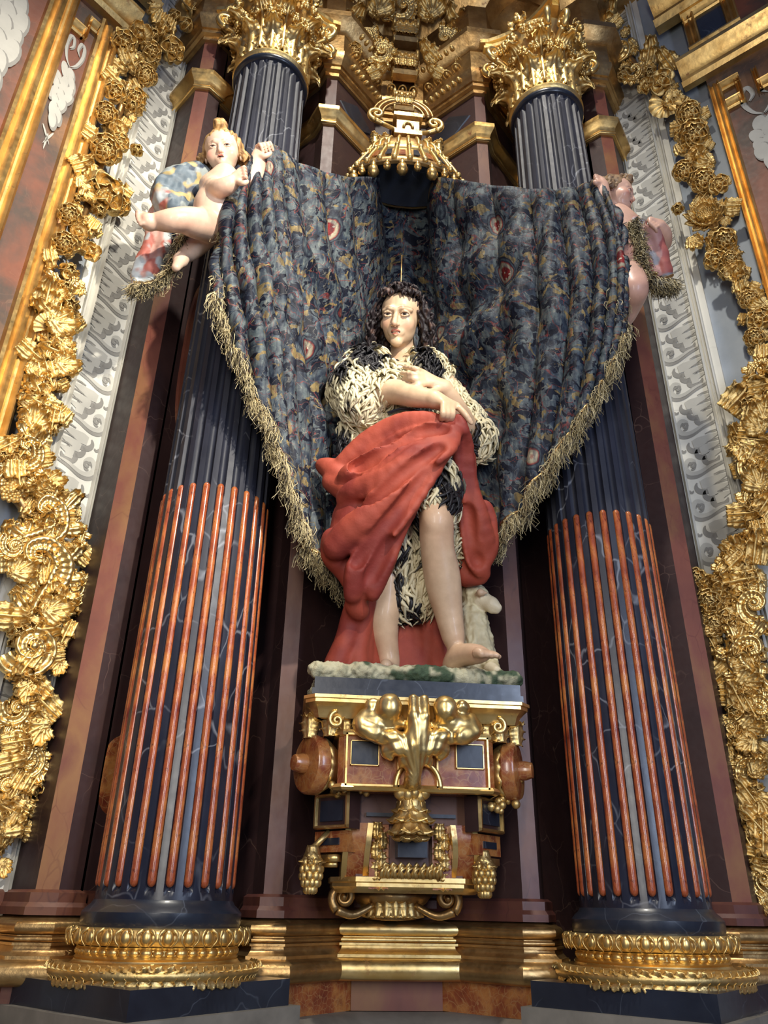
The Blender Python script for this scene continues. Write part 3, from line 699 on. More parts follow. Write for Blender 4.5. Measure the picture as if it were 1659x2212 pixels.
# ------------------------------------------------------------------ carving: smooth solids on a grid, skinned by surface nets
def vnoise(p, seed=0):
    p = np.asarray(p, np.float32); i = np.floor(p).astype(np.int64); f = p-i; f = f*f*(3-2*f)
    def h(a, b, c):
        n = (a*374761393+b*668265263+c*2147483647+seed*974634) & 0xffffffff
        n = ((n ^ (n >> 13))*1274126177) & 0xffffffff
        return ((n ^ (n >> 16)) & 0xffff)/65535.0
    r = 0
    for dx in (0, 1):
        for dy in (0, 1):
            for dz in (0, 1):
                wt = (f[..., 0] if dx else 1-f[..., 0])*(f[..., 1] if dy else 1-f[..., 1])*(f[..., 2] if dz else 1-f[..., 2])
                r = r+wt*h(i[..., 0]+dx, i[..., 1]+dy, i[..., 2]+dz)
    return r*2-1
class SDF:
    def __init__(s, lo, hi, h):
        s.lo = np.array(lo, float); s.h = h; s.n = np.ceil((np.array(hi)-s.lo)/h).astype(int)+1
        s.D = np.full(s.n, 1.0, np.float32); s.G = np.zeros(s.n, np.int8)
    def region(s, lo, hi, pad):
        a = np.clip(np.floor((np.array(lo)-pad-s.lo)/s.h).astype(int), 0, s.n); b = np.clip(np.ceil((np.array(hi)+pad-s.lo)/s.h).astype(int)+1, 0, s.n)
        if np.any(b-a <= 0): return None
        sl = tuple(slice(x, y) for x, y in zip(a, b))
        ax = [s.lo[i]+s.h*np.arange(a[i], b[i], dtype=np.float32) for i in range(3)]
        return sl, np.meshgrid(*ax, indexing='ij', sparse=True)
    def put(s, sl, d, k, g, op='add'):
        A = s.D[sl]
        if op == 'add':
            m = np.minimum(A, d)
            if k > 0: hh = np.maximum(k-np.abs(A-d), 0)/k; m = m-hh*hh*k*.25
            s.G[sl] = np.where(d < A, np.int8(g), s.G[sl])
        else:
            d = -d; m = np.maximum(A, d)
            if k > 0: hh = np.maximum(k-np.abs(A-d), 0)/k; m = m+hh*hh*k*.25
            if g >= 0: s.G[sl] = np.where(d > A, np.int8(g), s.G[sl])
        s.D[sl] = m
    def cap(s, a, b, ra, rb, k=.02, g=0, op='add'):
        a = np.array(a, float); b = np.array(b, float); R = max(ra, rb)
        r = s.region(np.minimum(a, b)-R, np.maximum(a, b)+R, k+2*s.h)
        if r is None: return s
        sl, (X, Y, Z) = r; ba = b-a; L2 = ba@ba+1e-12
        x, y, z = X-a[0], Y-a[1], Z-a[2]
        t = np.clip((x*ba[0]+y*ba[1]+z*ba[2])/L2, 0, 1)
        d = np.sqrt((x-t*ba[0])**2+(y-t*ba[1])**2+(z-t*ba[2])**2)-(ra+(rb-ra)*t)
        s.put(sl, d.astype(np.float32), k, g, op); return s
    def chain(s, pts, rad, k=.02, g=0, n=None, op='add'):
        p = np.array(pts, float); rad = np.broadcast_to(np.array(rad, float), (len(p),))
        if n: q_ = spline(np.column_stack([p, rad]), n); p = q_[:, :3]; rad = np.maximum(q_[:, 3], .001)
        for i in range(len(p)-1): s.cap(p[i], p[i+1], rad[i], rad[i+1], k, g, op)
        return s
    def ell(s, c, r, M=None, k=.02, g=0, op='add'):
        c = np.array(c, float); r = np.broadcast_to(np.array(r, float), (3,)); R = r.max()
        q_ = s.region(c-R, c+R, k+2*s.h)
        if q_ is None: return s
        sl, (X, Y, Z) = q_; x, y, z = X-c[0], Y-c[1], Z-c[2]
        if M is not None:
            M = np.array(M); x, y, z = (M[0, i]*x+M[1, i]*y+M[2, i]*z for i in range(3))
        k0 = np.sqrt((x/r[0])**2+(y/r[1])**2+(z/r[2])**2); k1 = np.sqrt((x/r[0]**2)**2+(y/r[1]**2)**2+(z/r[2]**2)**2)+1e-9
        s.put(sl, (k0*(k0-1)/k1).astype(np.float32), k, g, op); return s
    def mesh(s):
        D = s.D; I = D < 0
        nx, ny, nz = D.shape; C = None
        cnt = np.zeros((nx-1, ny-1, nz-1), np.int8)
        for dx in (0, 1):
            for dy in (0, 1):
                for dz in (0, 1): cnt += I[dx:nx-1+dx, dy:ny-1+dy, dz:nz-1+dz]
        act = (cnt > 0) & (cnt < 8); idx = np.argwhere(act); vid = np.full(act.shape, -1, np.int32); vid[act] = np.arange(len(idx))
        acc = np.zeros((len(idx), 3)); num = np.zeros(len(idx))
        for ax in range(3):
            for o1 in (0, 1):
                for o2 in (0, 1):
                    a = [0, 0, 0]; oth = [i for i in range(3) if i != ax]; a[oth[0]] = o1; a[oth[1]] = o2; b = list(a); b[ax] = 1
                    da = D[tuple((idx+a).T)]; db = D[tuple((idx+b).T)]; cr = (da < 0) != (db < 0)
                    t = da/(da-db+1e-12); pos = np.tile(np.array(a, float), (len(idx), 1)); pos[:, ax] = t
                    acc[cr] += pos[cr]; num[cr] += 1
        V = s.lo+s.h*(idx+acc/num[:, None])
        Fs = []
        for ax in range(3):
            o = [i for i in range(3) if i != ax]
            lo_ = [slice(None)]*3; hi_ = [slice(None)]*3; lo_[ax] = slice(0, -1); hi_[ax] = slice(1, None)
            A_ = I[tuple(lo_)]; B_ = I[tuple(hi_)]; ch = np.argwhere(A_ != B_)
            ok = np.all((ch[:, o] > 0), axis=1) & (ch[:, o[0]] < D.shape[o[0]]-1) & (ch[:, o[1]] < D.shape[o[1]]-1); ch = ch[ok]
            qd = []
            for d1, d2 in ((0, 0), (1, 0), (1, 1), (0, 1)):
                c = ch.copy(); c[:, o[0]] -= d1; c[:, o[1]] -= d2; qd.append(vid[tuple(c.T)])
            Q = np.stack(qd, 1); fl = A_[tuple(ch.T)]
            if ax == 1: fl = ~fl
            Q[fl] = Q[fl][:, ::-1]; Fs.append(Q[:, ::-1])
        Fq = np.concatenate(Fs); Fq = Fq[np.all(Fq >= 0, axis=1)]
        gi = np.clip(np.round((V-s.lo)/s.h).astype(int), 0, np.array(s.n)-1); g = s.G[tuple(gi.T)]
        return V, Fq, g
def relax(V, Fq, it=1, lam=.5):
    for _ in range(it):
        acc = np.zeros_like(V); num = np.zeros(len(V))
        for i in range(4):
            a = Fq[:, i]; b = Fq[:, (i+1) % 4]
            np.add.at(acc, a, V[b]); np.add.at(num, a, 1); np.add.at(acc, b, V[a]); np.add.at(num, b, 1)
        V = V+(acc/np.maximum(num, 1)[:, None]-V)*lam
    return V
def normals(V, Fq):
    n = np.cross(V[Fq[:, 1]]-V[Fq[:, 0]], V[Fq[:, 2]]-V[Fq[:, 0]]); N = np.zeros_like(V)
    for i in range(Fq.shape[1]): np.add.at(N, Fq[:, i], n)
    return N/(np.linalg.norm(N, axis=1)[:, None]+1e-12)
def sdf_part(name, s, mat, parent, colfn, it=1, disp=None, M=None, off=None):
    """skin the grid, smooth it, paint it, optionally displace along the normal, carry it from a local frame into the world"""
    V, Fq, g = s.mesh(); V = relax(V, Fq, it)
    N = normals(V, Fq)
    if disp is not None: V = V+N*disp(V, N, g)[:, None]
    c = colfn(V, N, g)
    if M is not None: V = V@np.array(M).T+np.array(off)
    V = V-wpos(parent) if parent is not None else V
    return link(name, mesh_np(name, V, Fq, mat, True, c), parent)
L3 = lambda r, g, b: np.array(S(r, g, b)[:3])
def lerp(a, b, t): t = np.clip(t, 0, 1)[:, None]; return a*(1-t)+b*t
def sm(x, a, b): t = np.clip((x-a)/(b-a), 0, 1); return t*t*(3-2*t)
# ------------------------------------------------------------------ heads, hands (shared by the statue and the cherubs)
def head_frame(az, el, roll):
    """columns: viewer's right, back of head, up; az to the viewer's left, el up"""
    fw = np.array((-math.sin(az)*math.cos(el), -math.cos(az)*math.cos(el), math.sin(el)))
    up = np.array((0, 0, 1.)); up = unit(up-fw*(up@fw)); rt = np.cross(up, fw)
    c, s_ = math.cos(roll), math.sin(roll); up2 = up*c+rt*s_; rt2 = rt*c-up*s_
    return np.stack([rt2, -fw, up2], 1)
def carve_head(child=False, h=.011, neck=None):
    s = SDF((-.52, -.62, -.98), (.52, .62, .60), h)
    if child:
        s.ell((0, .06, .12), (.40, .44, .38), k=0); s.ell((0, -.10, -.17), (.31, .29, .30), k=.10)
        for x in (-1, 1): s.ell((x*.20, -.22, -.17), (.13, .13, .13), k=.08)
        s.ell((0, -.29, -.36), (.10, .09, .08), k=.08); s.ell((0, -.16, -.38), (.18, .16, .09), k=.06)
        eyez = -.02; ex = .155
    else:
        s.ell((0, .06, .14), (.335, .40, .36), k=0); s.ell((0, -.09, -.15), (.268, .275, .32), k=.10)
        for x in (-1, 1): s.ell((x*.165, -.225, -.11), (.10, .10, .11), k=.08)
        s.ell((0, -.285, -.41), (.105, .085, .085), k=.07)
        eyez = .02; ex = .14
    fy = -.345 if not child else -.345
    s.chain([(-.22, fy+.07, eyez+.075), (-.10, fy-.005, eyez+.09), (0, fy+.0, eyez+.07), (.10, fy-.005, eyez+.09), (.22, fy+.07, eyez+.075)], .038, k=.06)
    for x in (-1, 1): s.ell((x*ex, fy-.045, eyez), (.085, .065, .048), k=.05, op='cut', g=-1)
    for x in (-1, 1):
        s.ell((x*ex, fy+.055, eyez-.002), .072, k=.004, g=3)
        lid = lambda dz, r, sg: s.chain([(x*ex-.075, fy+.02, eyez), (x*ex-.04, fy-.012, eyez+dz*.8), (x*ex, fy-.022, eyez+dz), (x*ex+.04, fy-.012, eyez+dz*.8), (x*ex+.075, fy+.02, eyez)], r, k=.012)
        lid(.046 if not child else .040, .017, 1); lid(-.034, .011, -1)
    # nose
    tip = (0, fy-.125, eyez-.165) if not child else (0, fy-.09, eyez-.15)
    s.chain([(0, fy-.005, eyez+.06), (0, fy-.05, eyez-.04), tip], [.030, .034, .045], k=.03)
    for x in (-1, 1): s.ell((x*.047, tip[1]+.05, tip[2]-.012), (.033, .04, .03), k=.02)
    for x in (-1, 1): s.ell((x*.024, tip[1]+.03, tip[2]-.045), (.014, .02, .015), k=.008, op='cut', g=5)
    # mouth
    mz = eyez-.285 if not child else eyez-.255; my = fy+.0
    s.ell((0, my+.03, mz), (.13, .05, .075), k=.04)
    s.chain([(-.085, my+.01, mz-.002), (-.035, my-.036, mz+.028), (0, my-.036, mz+.020), (.035, my-.036, mz+.028), (.085, my+.01, mz-.002)], [.010, .020, .018, .020, .010], k=.012, g=4)
    s.chain([(-.075, my+.01, mz-.018), (0, my-.034, mz-.044), (.075, my+.01, mz-.018)], [.010, .026, .010], k=.012, g=4)
    s.chain([(-.07, my-.008, mz-.004), (0, my-.055, mz-.008), (.07, my-.008, mz-.004)], [.006, .016, .006], k=.006, op='cut', g=5)
    for x in (-1, 1):
        s.ell((x*.335 if not child else x*.385, .06, eyez-.06), (.035, .075, .11), head_frame(0, 0, 0)@np.array([[1, 0, 0], [0, .95, .3], [0, -.3, .95]]), k=.02)
        s.ell((x*.37 if not child else x*.42, .045, eyez-.05), (.02, .042, .07), k=.012, op='cut', g=-1)
    for a, b, ra, rb in (neck or [((0, .10, -.30), (0, .16, -.95), .215, .225)]): s.cap(a, b, ra, rb, k=.06)
    return s, ex, eyez, fy, mz
def face_paint(ex, eyez, fy, mz, child, skin, brow=(90, 62, 48)):
    def f(V, N, g):
        x, y, z = V.T; c = np.tile(L3(*skin), (len(V), 1)); front = y < -.12
        ax = np.abs(x)
        blush = np.exp(-(((ax-(.19 if not child else .24))/.085)**2+((z-(eyez-.15))/.085)**2))*front
        c = lerp(c, L3(222, 140, 120), blush*(.35 if not child else .62))
        c = lerp(c, L3(226, 150, 130), np.exp(-((x/.05)**2+((z-(eyez-.17))/.05)**2))*front*.3)
        lips = (np.exp(-((x/.085)**2+((z-mz)/.05)**2)) > .42) & (g == 4)
        c[lips] = L3(200, 122, 104)
        c[(g == 5) & (z < mz+.06) & (z > mz-.06)] = L3(60, 24, 22)
        teeth = (np.abs(x) < .05) & (z > mz-.008) & (z < mz+.014) & (g == 5)
        if not child: c[teeth] = L3(214, 206, 190)
        # eyes
        ey = (g == 3) & front
        c[ey] = L3(214, 206, 196)
        dx = ax-ex; dz = z-(eyez-.006); rr = np.sqrt((dx+.008*np.sign(x)*0)**2+dz**2)
        c[ey & (rr < .034)] = L3(58, 40, 32); c[ey & (rr < .016)] = L3(14, 12, 12)
        # brows and lash lines
        bz = eyez+.088+.030*np.cos((ax-ex)/.11*1.3)
        bw = .011*np.clip(1-((ax-ex)/.125)**2, 0, 1)+.001
        br = front & (np.abs(z-bz) < bw) & (np.abs(ax-ex) < .12)
        c[br] = L3(*brow)*.45+c[br]*.55
        ll = front & (np.abs(z-(eyez+.018-.8*(ax-ex)**2*4)) < .007) & (np.abs(ax-ex) < .075) & (g != 3)
        c[ll] = L3(80, 50, 42)
        return c
    return f
def hand_chain(s, wrist, knuckles, tips, rk, rt, k=.008, g=0, palm_r=.022, mids=None, thumb=None):
    """palm from the wrist to each knuckle, then one finger of its own per knuckle"""
    for kn in knuckles: s.cap(wrist, kn, palm_r, rk*1.15, k=.02, g=g)
    for i, (kn, tp) in enumerate(zip(knuckles, tips)):
        m = mids[i] if mids is not None else (np.array(kn)+np.array(tp))/2+np.array((0, -.01, .008))
        s.chain([kn, m, tp], [rk, rk*.92, rt], k=k, g=g, n=7)
    if thumb is not None: s.chain(thumb, [palm_r*.8, rk*1.1, rk*.95, rt], k=.012, g=g, n=8)
def merge(*geos):
    n = 0; Vs = []; Fs = []; Cs = []
    for V, Fq, c in geos: Vs.append(V); Fs.append(Fq+n); Cs.append(c); n += len(V)
    return np.concatenate(Vs), np.concatenate(Fs), np.concatenate(Cs)

# ------------------------------------------------------------------ the statue
ZS = 2.30
def fleece(V):
    p = V*np.array((9, 9, 6.)); n_ = vnoise(p, 3)+.6*vnoise(p*2.3, 5)
    return lerp(np.tile(L3(226, 214, 176), (len(V), 1)), np.tile(L3(26, 24, 28), (len(V), 1)), sm(n_, .12, .30))
def build_statue():
    st = thing('saint_statue', 'carved and painted standing saint in fleece tunic and red cloak, left hand on chest', 'statue', (0, 0, 2.372))
    skin = (216, 184, 150)
    # --- head
    Mh = head_frame(R_(22), R_(-31), R_(9)); US = .305; hc = P(866, 689, -.06)
    s, ex, ez, fy, mz = carve_head(False, .0105, [((0, .12, -.28), (.06, .10, -.9), .20, .21)])
    Vh, Fh, gh = s.mesh(); Vh = relax(Vh, Fh, 1, .4); ch = face_paint(ex, ez, fy, mz, False, skin)(Vh, None, gh)
    Wh = lambda v: np.asarray(v)@(Mh*US).T+hc
    # --- limbs, 6 mm grid
    b = SDF((-.55, -.62, 2.36), (.62, .35, 4.35), .0065)
    kn = P(943, 1128, -.26); an = P(984, 1398, -.10); hip = P(915, 975, -.04)
    b.chain([hip, (hip+kn)/2+np.array((.01, -.03, 0)), kn], [.115, .095, .062], k=.03, n=8)
    calf = [kn, P(944, 1180, -.22), P(956, 1250, -.16), P(970, 1330, -.12), an]
    b.chain(calf, [.060, .058, .066, .048, .033], k=.03, n=14)
    b.ell(P(940, 1118, -.30), (.042, .03, .052), k=.035)                      # kneecap
    b.chain([P(948, 1235, -.12), P(955, 1290, -.10)], [.055, .045], k=.03)
    ft = an+np.array((0, 0, -.06))
    heel = np.array((an[0]-.012, an[1]+.03, 2.475)); toe = P(1046, 1432, -.24); toe[2] = 2.472
    b.chain([heel, an+np.array((.01, -.02, -.045)), (heel+toe)/2+np.array((.01, -.02, .018)), toe], [.036, .036, .034, .026], k=.025, n=9)
    d = unit(toe-heel); sd = np.array((d[1], -d[0], 0)); sd = unit(sd)
    for i in range(5):
        o = (i-2)*.019; r = (.017, .0135, .013, .012, .011)[i if sd[1] > 0 else 4-i]
        a = toe+sd*o; e = a+d*(.052-.008*abs(i-1)); e[2] = 2.460
        b.chain([a, (a+e)/2+np.array((0, 0, .006)), e], [r*1.05, r, r*.9], k=.006, n=5)
    # right leg
    b.chain([P(838, 1215, -.02), P(832, 1300, .0), P(826, 1345, .02), P(838, 1410, .05), P(842, 1446, .06)], [.07, .062, .058, .036, .034], k=.03, n=14)
    rf = P(842, 1440, .06); rf[2] = 2.47; b.chain([rf, rf+np.array((-.03, -.12, -.005))], [.035, .025], k=.02)
    # arms: nearer (his right) and the one across the chest (his left)
    el = P(800, 852, -.16); wr = P(940, 864, -.38)
    b.chain([P(785, 805, .0), P(778, 850, -.10), el], [.085, .075, .055], k=.03, n=8)
    b.chain([el, P(850, 846, -.24), P(895, 856, -.32), wr], [.054, .052, .044, .031], k=.02, n=12)
    kns = [P(958+i*9.5, 873+i*1.2, -.42+.012*i) for i in range(4)]
    mids = [P(957+i*10, 893+i*1, -.44+.012*i) for i in range(3)]+[P(1003, 893, -.41)]
    tips = [P(954+i*10, 907+i*1.5, -.405+.012*i) for i in range(3)]+[P(1018, 914, -.40)]
    hand_chain(b, wr, kns, tips, .0135, .010, mids=mids, palm_r=.029, thumb=[wr, P(958, 884, -.37), P(968, 906, -.36), P(972, 922, -.36)])
    el2 = P(1010, 930, -.10); wr2 = P(957, 838, -.30)
    b.chain([P(928, 805, .02), P(985, 880, .02), el2], [.085, .07, .055], k=.03, n=8)
    b.chain([el2, P(992, 897, -.19), P(972, 862, -.26), wr2], [.050, .047, .039, .030], k=.02, n=12)
    kns = [P(914+i*3.5, 805+i*8.0, -.335) for i in range(4)]
    tips = [P(872, 793, -.30), P(867, 806, -.305), P(872, 818, -.305), P(886, 833, -.30)]
    mids = [P(895, 796, -.36), P(891, 808, -.365), P(893, 819, -.36), P(900, 831, -.35)]
    hand_chain(b, wr2, kns, tips, .0125, .009, mids=mids, palm_r=.028, thumb=[wr2, P(938, 846, -.33), P(915, 846, -.34), P(898, 845, -.33)])
    # neck root and upper chest
    b.chain([P(864, 772, .07), P(867, 806, .04)], [.058, .066], k=.03); b.ell(P(868, 828, .0), (.19, .11, .10), k=.04)
    Vb, Fb, gb = b.mesh(); Vb = relax(Vb, Fb, 1, .4)
    cb = np.tile(L3(*skin), (len(Vb), 1)); nz = vnoise(Vb*14, 2)
    cb = lerp(cb, L3(200, 158, 124), sm(nz, -.2, .9)*.35)
    for c_, r_ in ((kn, .09), (toe, .07), (np.array(kns[1]), .06)): cb = lerp(cb, L3(222, 160, 130), np.exp(-((Vb-c_)**2).sum(1)/r_**2)*.35)
    V, Fq, c = merge((Wh(Vh), Fh, ch), (Vb, Fb, cb))
    link('body', mesh_np('body', V-wpos(st), Fq, SKIN, True, c), st)
    # --- hair
    s = SDF((-.75, -.62, -1.05), (.75, .8, .75), .0125)
    s.ell((0, .13, .19), (.365, .41, .345), k=0)
    s.ell((0, -.45, -.10), (.275, .28, .42), k=.04, op='cut')
    rg = random.Random(11)
    for k in range(130):
        sd = -1 if k % 2 else 1; a = rg.uniform(-.05, 1.15)                       # from temple to nape
        x0 = sd*.34*math.cos(a*.95); y0 = -.10+.50*math.sin(a); z0 = rg.uniform(.05, .36); ln = rg.uniform(.75, 1.1); wv = rg.uniform(.03, .055); ph = rg.uniform(0, 6); sp = rg.uniform(.10, .24)
        pts = []
        for i in range(12):
            t = i/11; pts.append((x0+sd*(sp*math.sin(math.pi*min(t*1.1, 1)*.75))+wv*math.sin(ph+t*17), y0+.03*math.cos(ph+t*12)+.05*t-(.10*t if a < .3 else 0), z0-ln*t+.03*math.sin(ph*2+t*9)))
        s.chain(pts, [.026+.007*math.sin(9*i) for i in range(11)]+[.010], k=.006, g=k % 3)
    for k in range(60):                                                            # crown and fringe curls
        a = rg.uniform(-1.3, 1.3); r = rg.uniform(.12, .42)
        p0 = (.30*math.sin(a)*1.0, -.20+.22*rg.random()-.05*math.cos(a), .40+.10*rg.random()*math.cos(a))
        p1 = (p0[0]*1.12+.04*rg.uniform(-1, 1), p0[1]-.08, p0[2]-.03); p2 = (p0[0]*1.2+.05*rg.uniform(-1, 1), p0[1]-.09, p0[2]-.10)
        s.chain([p0, p1, p2], [.028, .025, .008], k=.006, n=7)
    for k in range(70):
        a = rg.uniform(0, 6.28); r = rg.uniform(0, .30); p = np.array((r*math.cos(a), .10+r*math.sin(a), .53-.5*r*r))
        s.chain([p, p+np.array((rg.uniform(-.08, .08), rg.uniform(-.12, 0), .04)), p+np.array((rg.uniform(-.12, .12), rg.uniform(-.18, -.02), -.02))], [.026, .026, .008], k=.006, n=6)
    def hairc(V, N, g):
        n_ = vnoise(V*np.array((22, 22, 9)), 6); return lerp(np.tile(L3(34, 26, 28), (len(V), 1)), np.tile(L3(92, 70, 62), (len(V), 1)), sm(n_, .05, .7))
    sdf_part('hair', s, HAIRM, st, hairc, 1, lambda V, N, g: .008*np.sin(V[:, 0]*70+5*np.sin(V[:, 2]*11)+V[:, 1]*40), M=Mh*US, off=hc)
    # --- fleece tunic
    f = SDF((-.62, -.50, 2.5), (.60, .36, 4.35), .009)
    f.ell(P(850, 850, -.02), (.20, .15, .20), k=0); f.chain([P(855, 832, -.02), P(850, 880, -.01), P(870, 960, -.0)], [.150, .155, .17], k=.06)
    f.chain([P(800, 800, -.02), P(775, 840, -.06), P(785, 872, -.14)], [.10, .115, .09], k=.04); f.chain([P(785, 870, -.12), P(832, 838, -.19)], [.085, .062], k=.03)
    f.chain([P(905, 805, .0), P(930, 812, .03)], [.10, .09], k=.04)
    f.chain([P(940, 830, .04), P(1000, 905, .0), P(1022, 940, -.06)], [.08, .075, .07], k=.03); f.ell(P(1030, 950, -.06), (.07, .07, .085), k=.03)
    f.chain([P(775, 920, -.02), P(765, 980, -.02)], [.075, .06], k=.04)
    f.chain([hip+np.array((0, -.02, 0)), P(930, 1045, -.17), P(938, 1085, -.215)], [.13, .118, .092], k=.03)
    f.chain([P(880, 1060, -.10), P(880, 1180, -.04), P(888, 1285, .02)], [.11, .10, .085], k=.04); f.chain([P(855, 1200, -.02), P(860, 1300, .03)], [.075, .05], k=.03)
    f.chain([P(975, 1085, -.12), P(984, 1150, -.08), P(982, 1180, -.05)], [.05, .045, .03], k=.02)
    f.chain([P(857, 738, -.05), P(862, 765, -.10), P(872, 788, -.15)], [.10, .10, .065], k=.03, op='cut', g=-1)
    Vf, Ff, gf = f.mesh(); Vf = relax(Vf, Ff, 1); Nf = normals(Vf, Ff)
    fl = vnoise(Vf*np.array((30, 30, 14)), 9)
    Vf = Vf+Nf*(.010*fl)[:, None]
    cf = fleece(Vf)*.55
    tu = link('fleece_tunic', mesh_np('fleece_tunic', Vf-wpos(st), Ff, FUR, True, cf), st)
    # tufts
    rgn = np.random.default_rng(5); sel = rgn.permutation(len(Vf)); mbt = MB(); used = []; grid = {}
    tocam = CAM-Vf; facing = (Nf*tocam).sum(1)/np.linalg.norm(tocam, axis=1)
    cell = .0205
    for i in sel:
        if facing[i] < -.45: continue
        key = tuple((Vf[i]/cell).astype(int))
        if grid.get(key, 0) >= 1: continue
        grid[key] = 1
        p = Vf[i]; nn = Nf[i]; up_arm = p[2] > 3.55
        flow = np.array((.25*math.sin(p[2]*21+p[0]*13), -.15, -1.)); flow = unit(flow-nn*(flow@nn)); sdv = np.cross(flow, nn)
        L = rgn.uniform(.055, .105)*(1.15 if p[2] < 3.3 else 1.); wv = rgn.uniform(-1, 1)
        t = np.linspace(0, 1, 7)[:, None]
        path = p+flow*L*t+nn*(.004+.018*np.sin(math.pi*t*.9))+sdv*(wv*.022*np.sin(t*5.0))
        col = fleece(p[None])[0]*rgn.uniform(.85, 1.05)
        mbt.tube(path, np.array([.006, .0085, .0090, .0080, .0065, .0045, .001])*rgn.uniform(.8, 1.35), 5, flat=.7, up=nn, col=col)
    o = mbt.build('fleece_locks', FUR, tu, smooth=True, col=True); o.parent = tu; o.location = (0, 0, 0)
    mbq = MB(); mbq.tube([P(866, 612, .02), P(868, 552, .06)], .004, 6); mbq.build('halo_rod', GOLD_OLD, st, smooth=True)
    # --- belt strap
    mbq = MB(); mbq.tube(spline(PS([(838, 893, -.185), (870, 884, -.215), (905, 889, -.225), (940, 902, -.21)]), 16), .013, 6, flat=.5); mbq.build('belt', BLACK_PLAIN, st, smooth=True)
    # --- red cloak
    c = SDF((-.72, -.62, 2.38), (.62, .40, 4.1), .0085)
    tubes = [
        [(985, 918, -.37, .028), (930, 913, -.34, .042), (868, 918, -.29, .050), (800, 952, -.22, .050), (745, 1000, -.16, .045)],
        [(985, 935, -.385, .03), (925, 935, -.38, .045), (850, 975, -.35, .05), (780, 1010, -.27, .048), (748, 1030, -.22, .04)],
        [(978, 948, -.385, .032), (905, 985, -.39, .05), (840, 1035, -.35, .055), (772, 1060, -.27, .05), (745, 1075, -.22, .04)],
        [(972, 958, -.39, .040), (925, 990, -.40, .052), (855, 1060, -.375, .062), (785, 1125, -.31, .07), (728, 1180, -.24, .060)],
        [(950, 985, -.37, .035), (890, 1075, -.345, .045), (830, 1155, -.31, .05), (775, 1225, -.25, .05), (762, 1285, -.2, .038)],
        [(905, 1055, -.30, .026), (858, 1150, -.28, .032), (832, 1220, -.25, .036), (805, 1285, -.2, .03)],
        [(860, 1120, -.29, .028), (815, 1200, -.27, .035), (792, 1270, -.2, .03)],
        [(735, 1030, -.15, .05), (712, 1012, -.12, .045), (694, 1004, -.10, .026)],
        [(750, 1060, -.18, .05), (715, 1040, -.13, .04)],
        [(720, 1165, -.2, .05), (722, 1200, -.17, .05), (745, 1225, -.15, .05), (770, 1270, -.15, .04)],
        [(778, 1265, -.18, .045), (768, 1300, -.15, .040), (775, 1320, -.12, .04)],
        [(775, 1290, -.10, .05), (760, 1340, -.06, .045), (745, 1390, -.04, .045), (722, 1448, -.02, .05)],
        [(795, 1280, -.08, .04), (782, 1350, -.04, .04), (775, 1400, -.03, .035), (770, 1450, -.02, .045)],
        [(800, 1330, .03, .04), (795, 1400, .05, .04), (800, 1450, .05, .045)],
        [(988, 905, -.375, .022), (992, 930, -.36, .034), (1000, 960, -.30, .042), (1004, 1010, -.24, .045), (1012, 1060, -.2, .045), (1028, 1105, -.18, .05), (1042, 1150, -.15, .045), (1058, 1180, -.12, .03)],
        [(1000, 1000, -.2, .04), (1012, 1080, -.16, .05), (1020, 1150, -.12, .055), (1030, 1210, -.08, .05), (1045, 1240, -.05, .03)],
        [(1040, 1095, -.13, .035), (1054, 1130, -.12, .035), (1058, 1185, -.1, .035), (1035, 1225, -.07, .035)],
        [(1000, 990, -.08, .06), (1000, 1090, -.05, .07), (1008, 1180, -.02, .065), (1008, 1245, .0, .05)],
        [(990, 1190, -.02, .04), (1005, 1240, -.01, .04), (1040, 1250, -.03, .026)],
    ]
    for x in (862, 880, 900, 922, 942, 958): tubes.append([(x, 1290, .07, .026), (x+3, 1370, .075, .030), (x+1, 1450, .07, .032)])
    fills = [[(950, 950, -.28, .085), (870, 1010, -.25, .10), (800, 1070, -.19, .10), (765, 1150, -.14, .10), (770, 1220, -.12, .075)],
             [(960, 940, -.24, .07), (880, 950, -.22, .08), (800, 990, -.17, .07)],
             [(880, 1060, -.24, .06), (835, 1140, -.2, .07), (795, 1230, -.14, .06)],
             [(860, 1300, .10, .05), (950, 1300, .10, .05)], [(860, 1400, .11, .05), (950, 1400, .11, .05)], [(775, 1310, .0, .06), (770, 1400, .02, .06), (760, 1450, .03, .07)]]
    for i, tb in enumerate(fills): c.chain([P(a, b_, w_) for a, b_, w_, r in tb], [t[3] for t in tb], k=.03, n=10)
    for i, tb in enumerate(tubes): c.chain([P(a, b_, w_) for a, b_, w_, r in tb], [t[3] for t in tb], k=.010, n=14)
    # finer creases riding on the main folds
    for tb in tubes[:7]+tubes[14:17]:
        t_ = np.array(tb); d = np.gradient(t_[:, :2], axis=0); d /= np.linalg.norm(d, axis=1)[:, None]; nrm = np.stack([-d[:, 1], d[:, 0]], 1)
        for sg, a0, a1 in ((-1, 0, len(t_)-1), (1, 1, len(t_))):
            u = t_[a0:a1] if a1-a0 > 2 else t_
            nn = nrm[a0:a1] if a1-a0 > 2 else nrm
            pts = [P(x+n_[0]*sg*r*330, y+n_[1]*sg*r*330, w_-r*.62) for (x, y, w_, r), n_ in zip(u, nn)]
            c.chain(pts, np.linspace(.020, .008, len(pts)), k=.014, n=12)
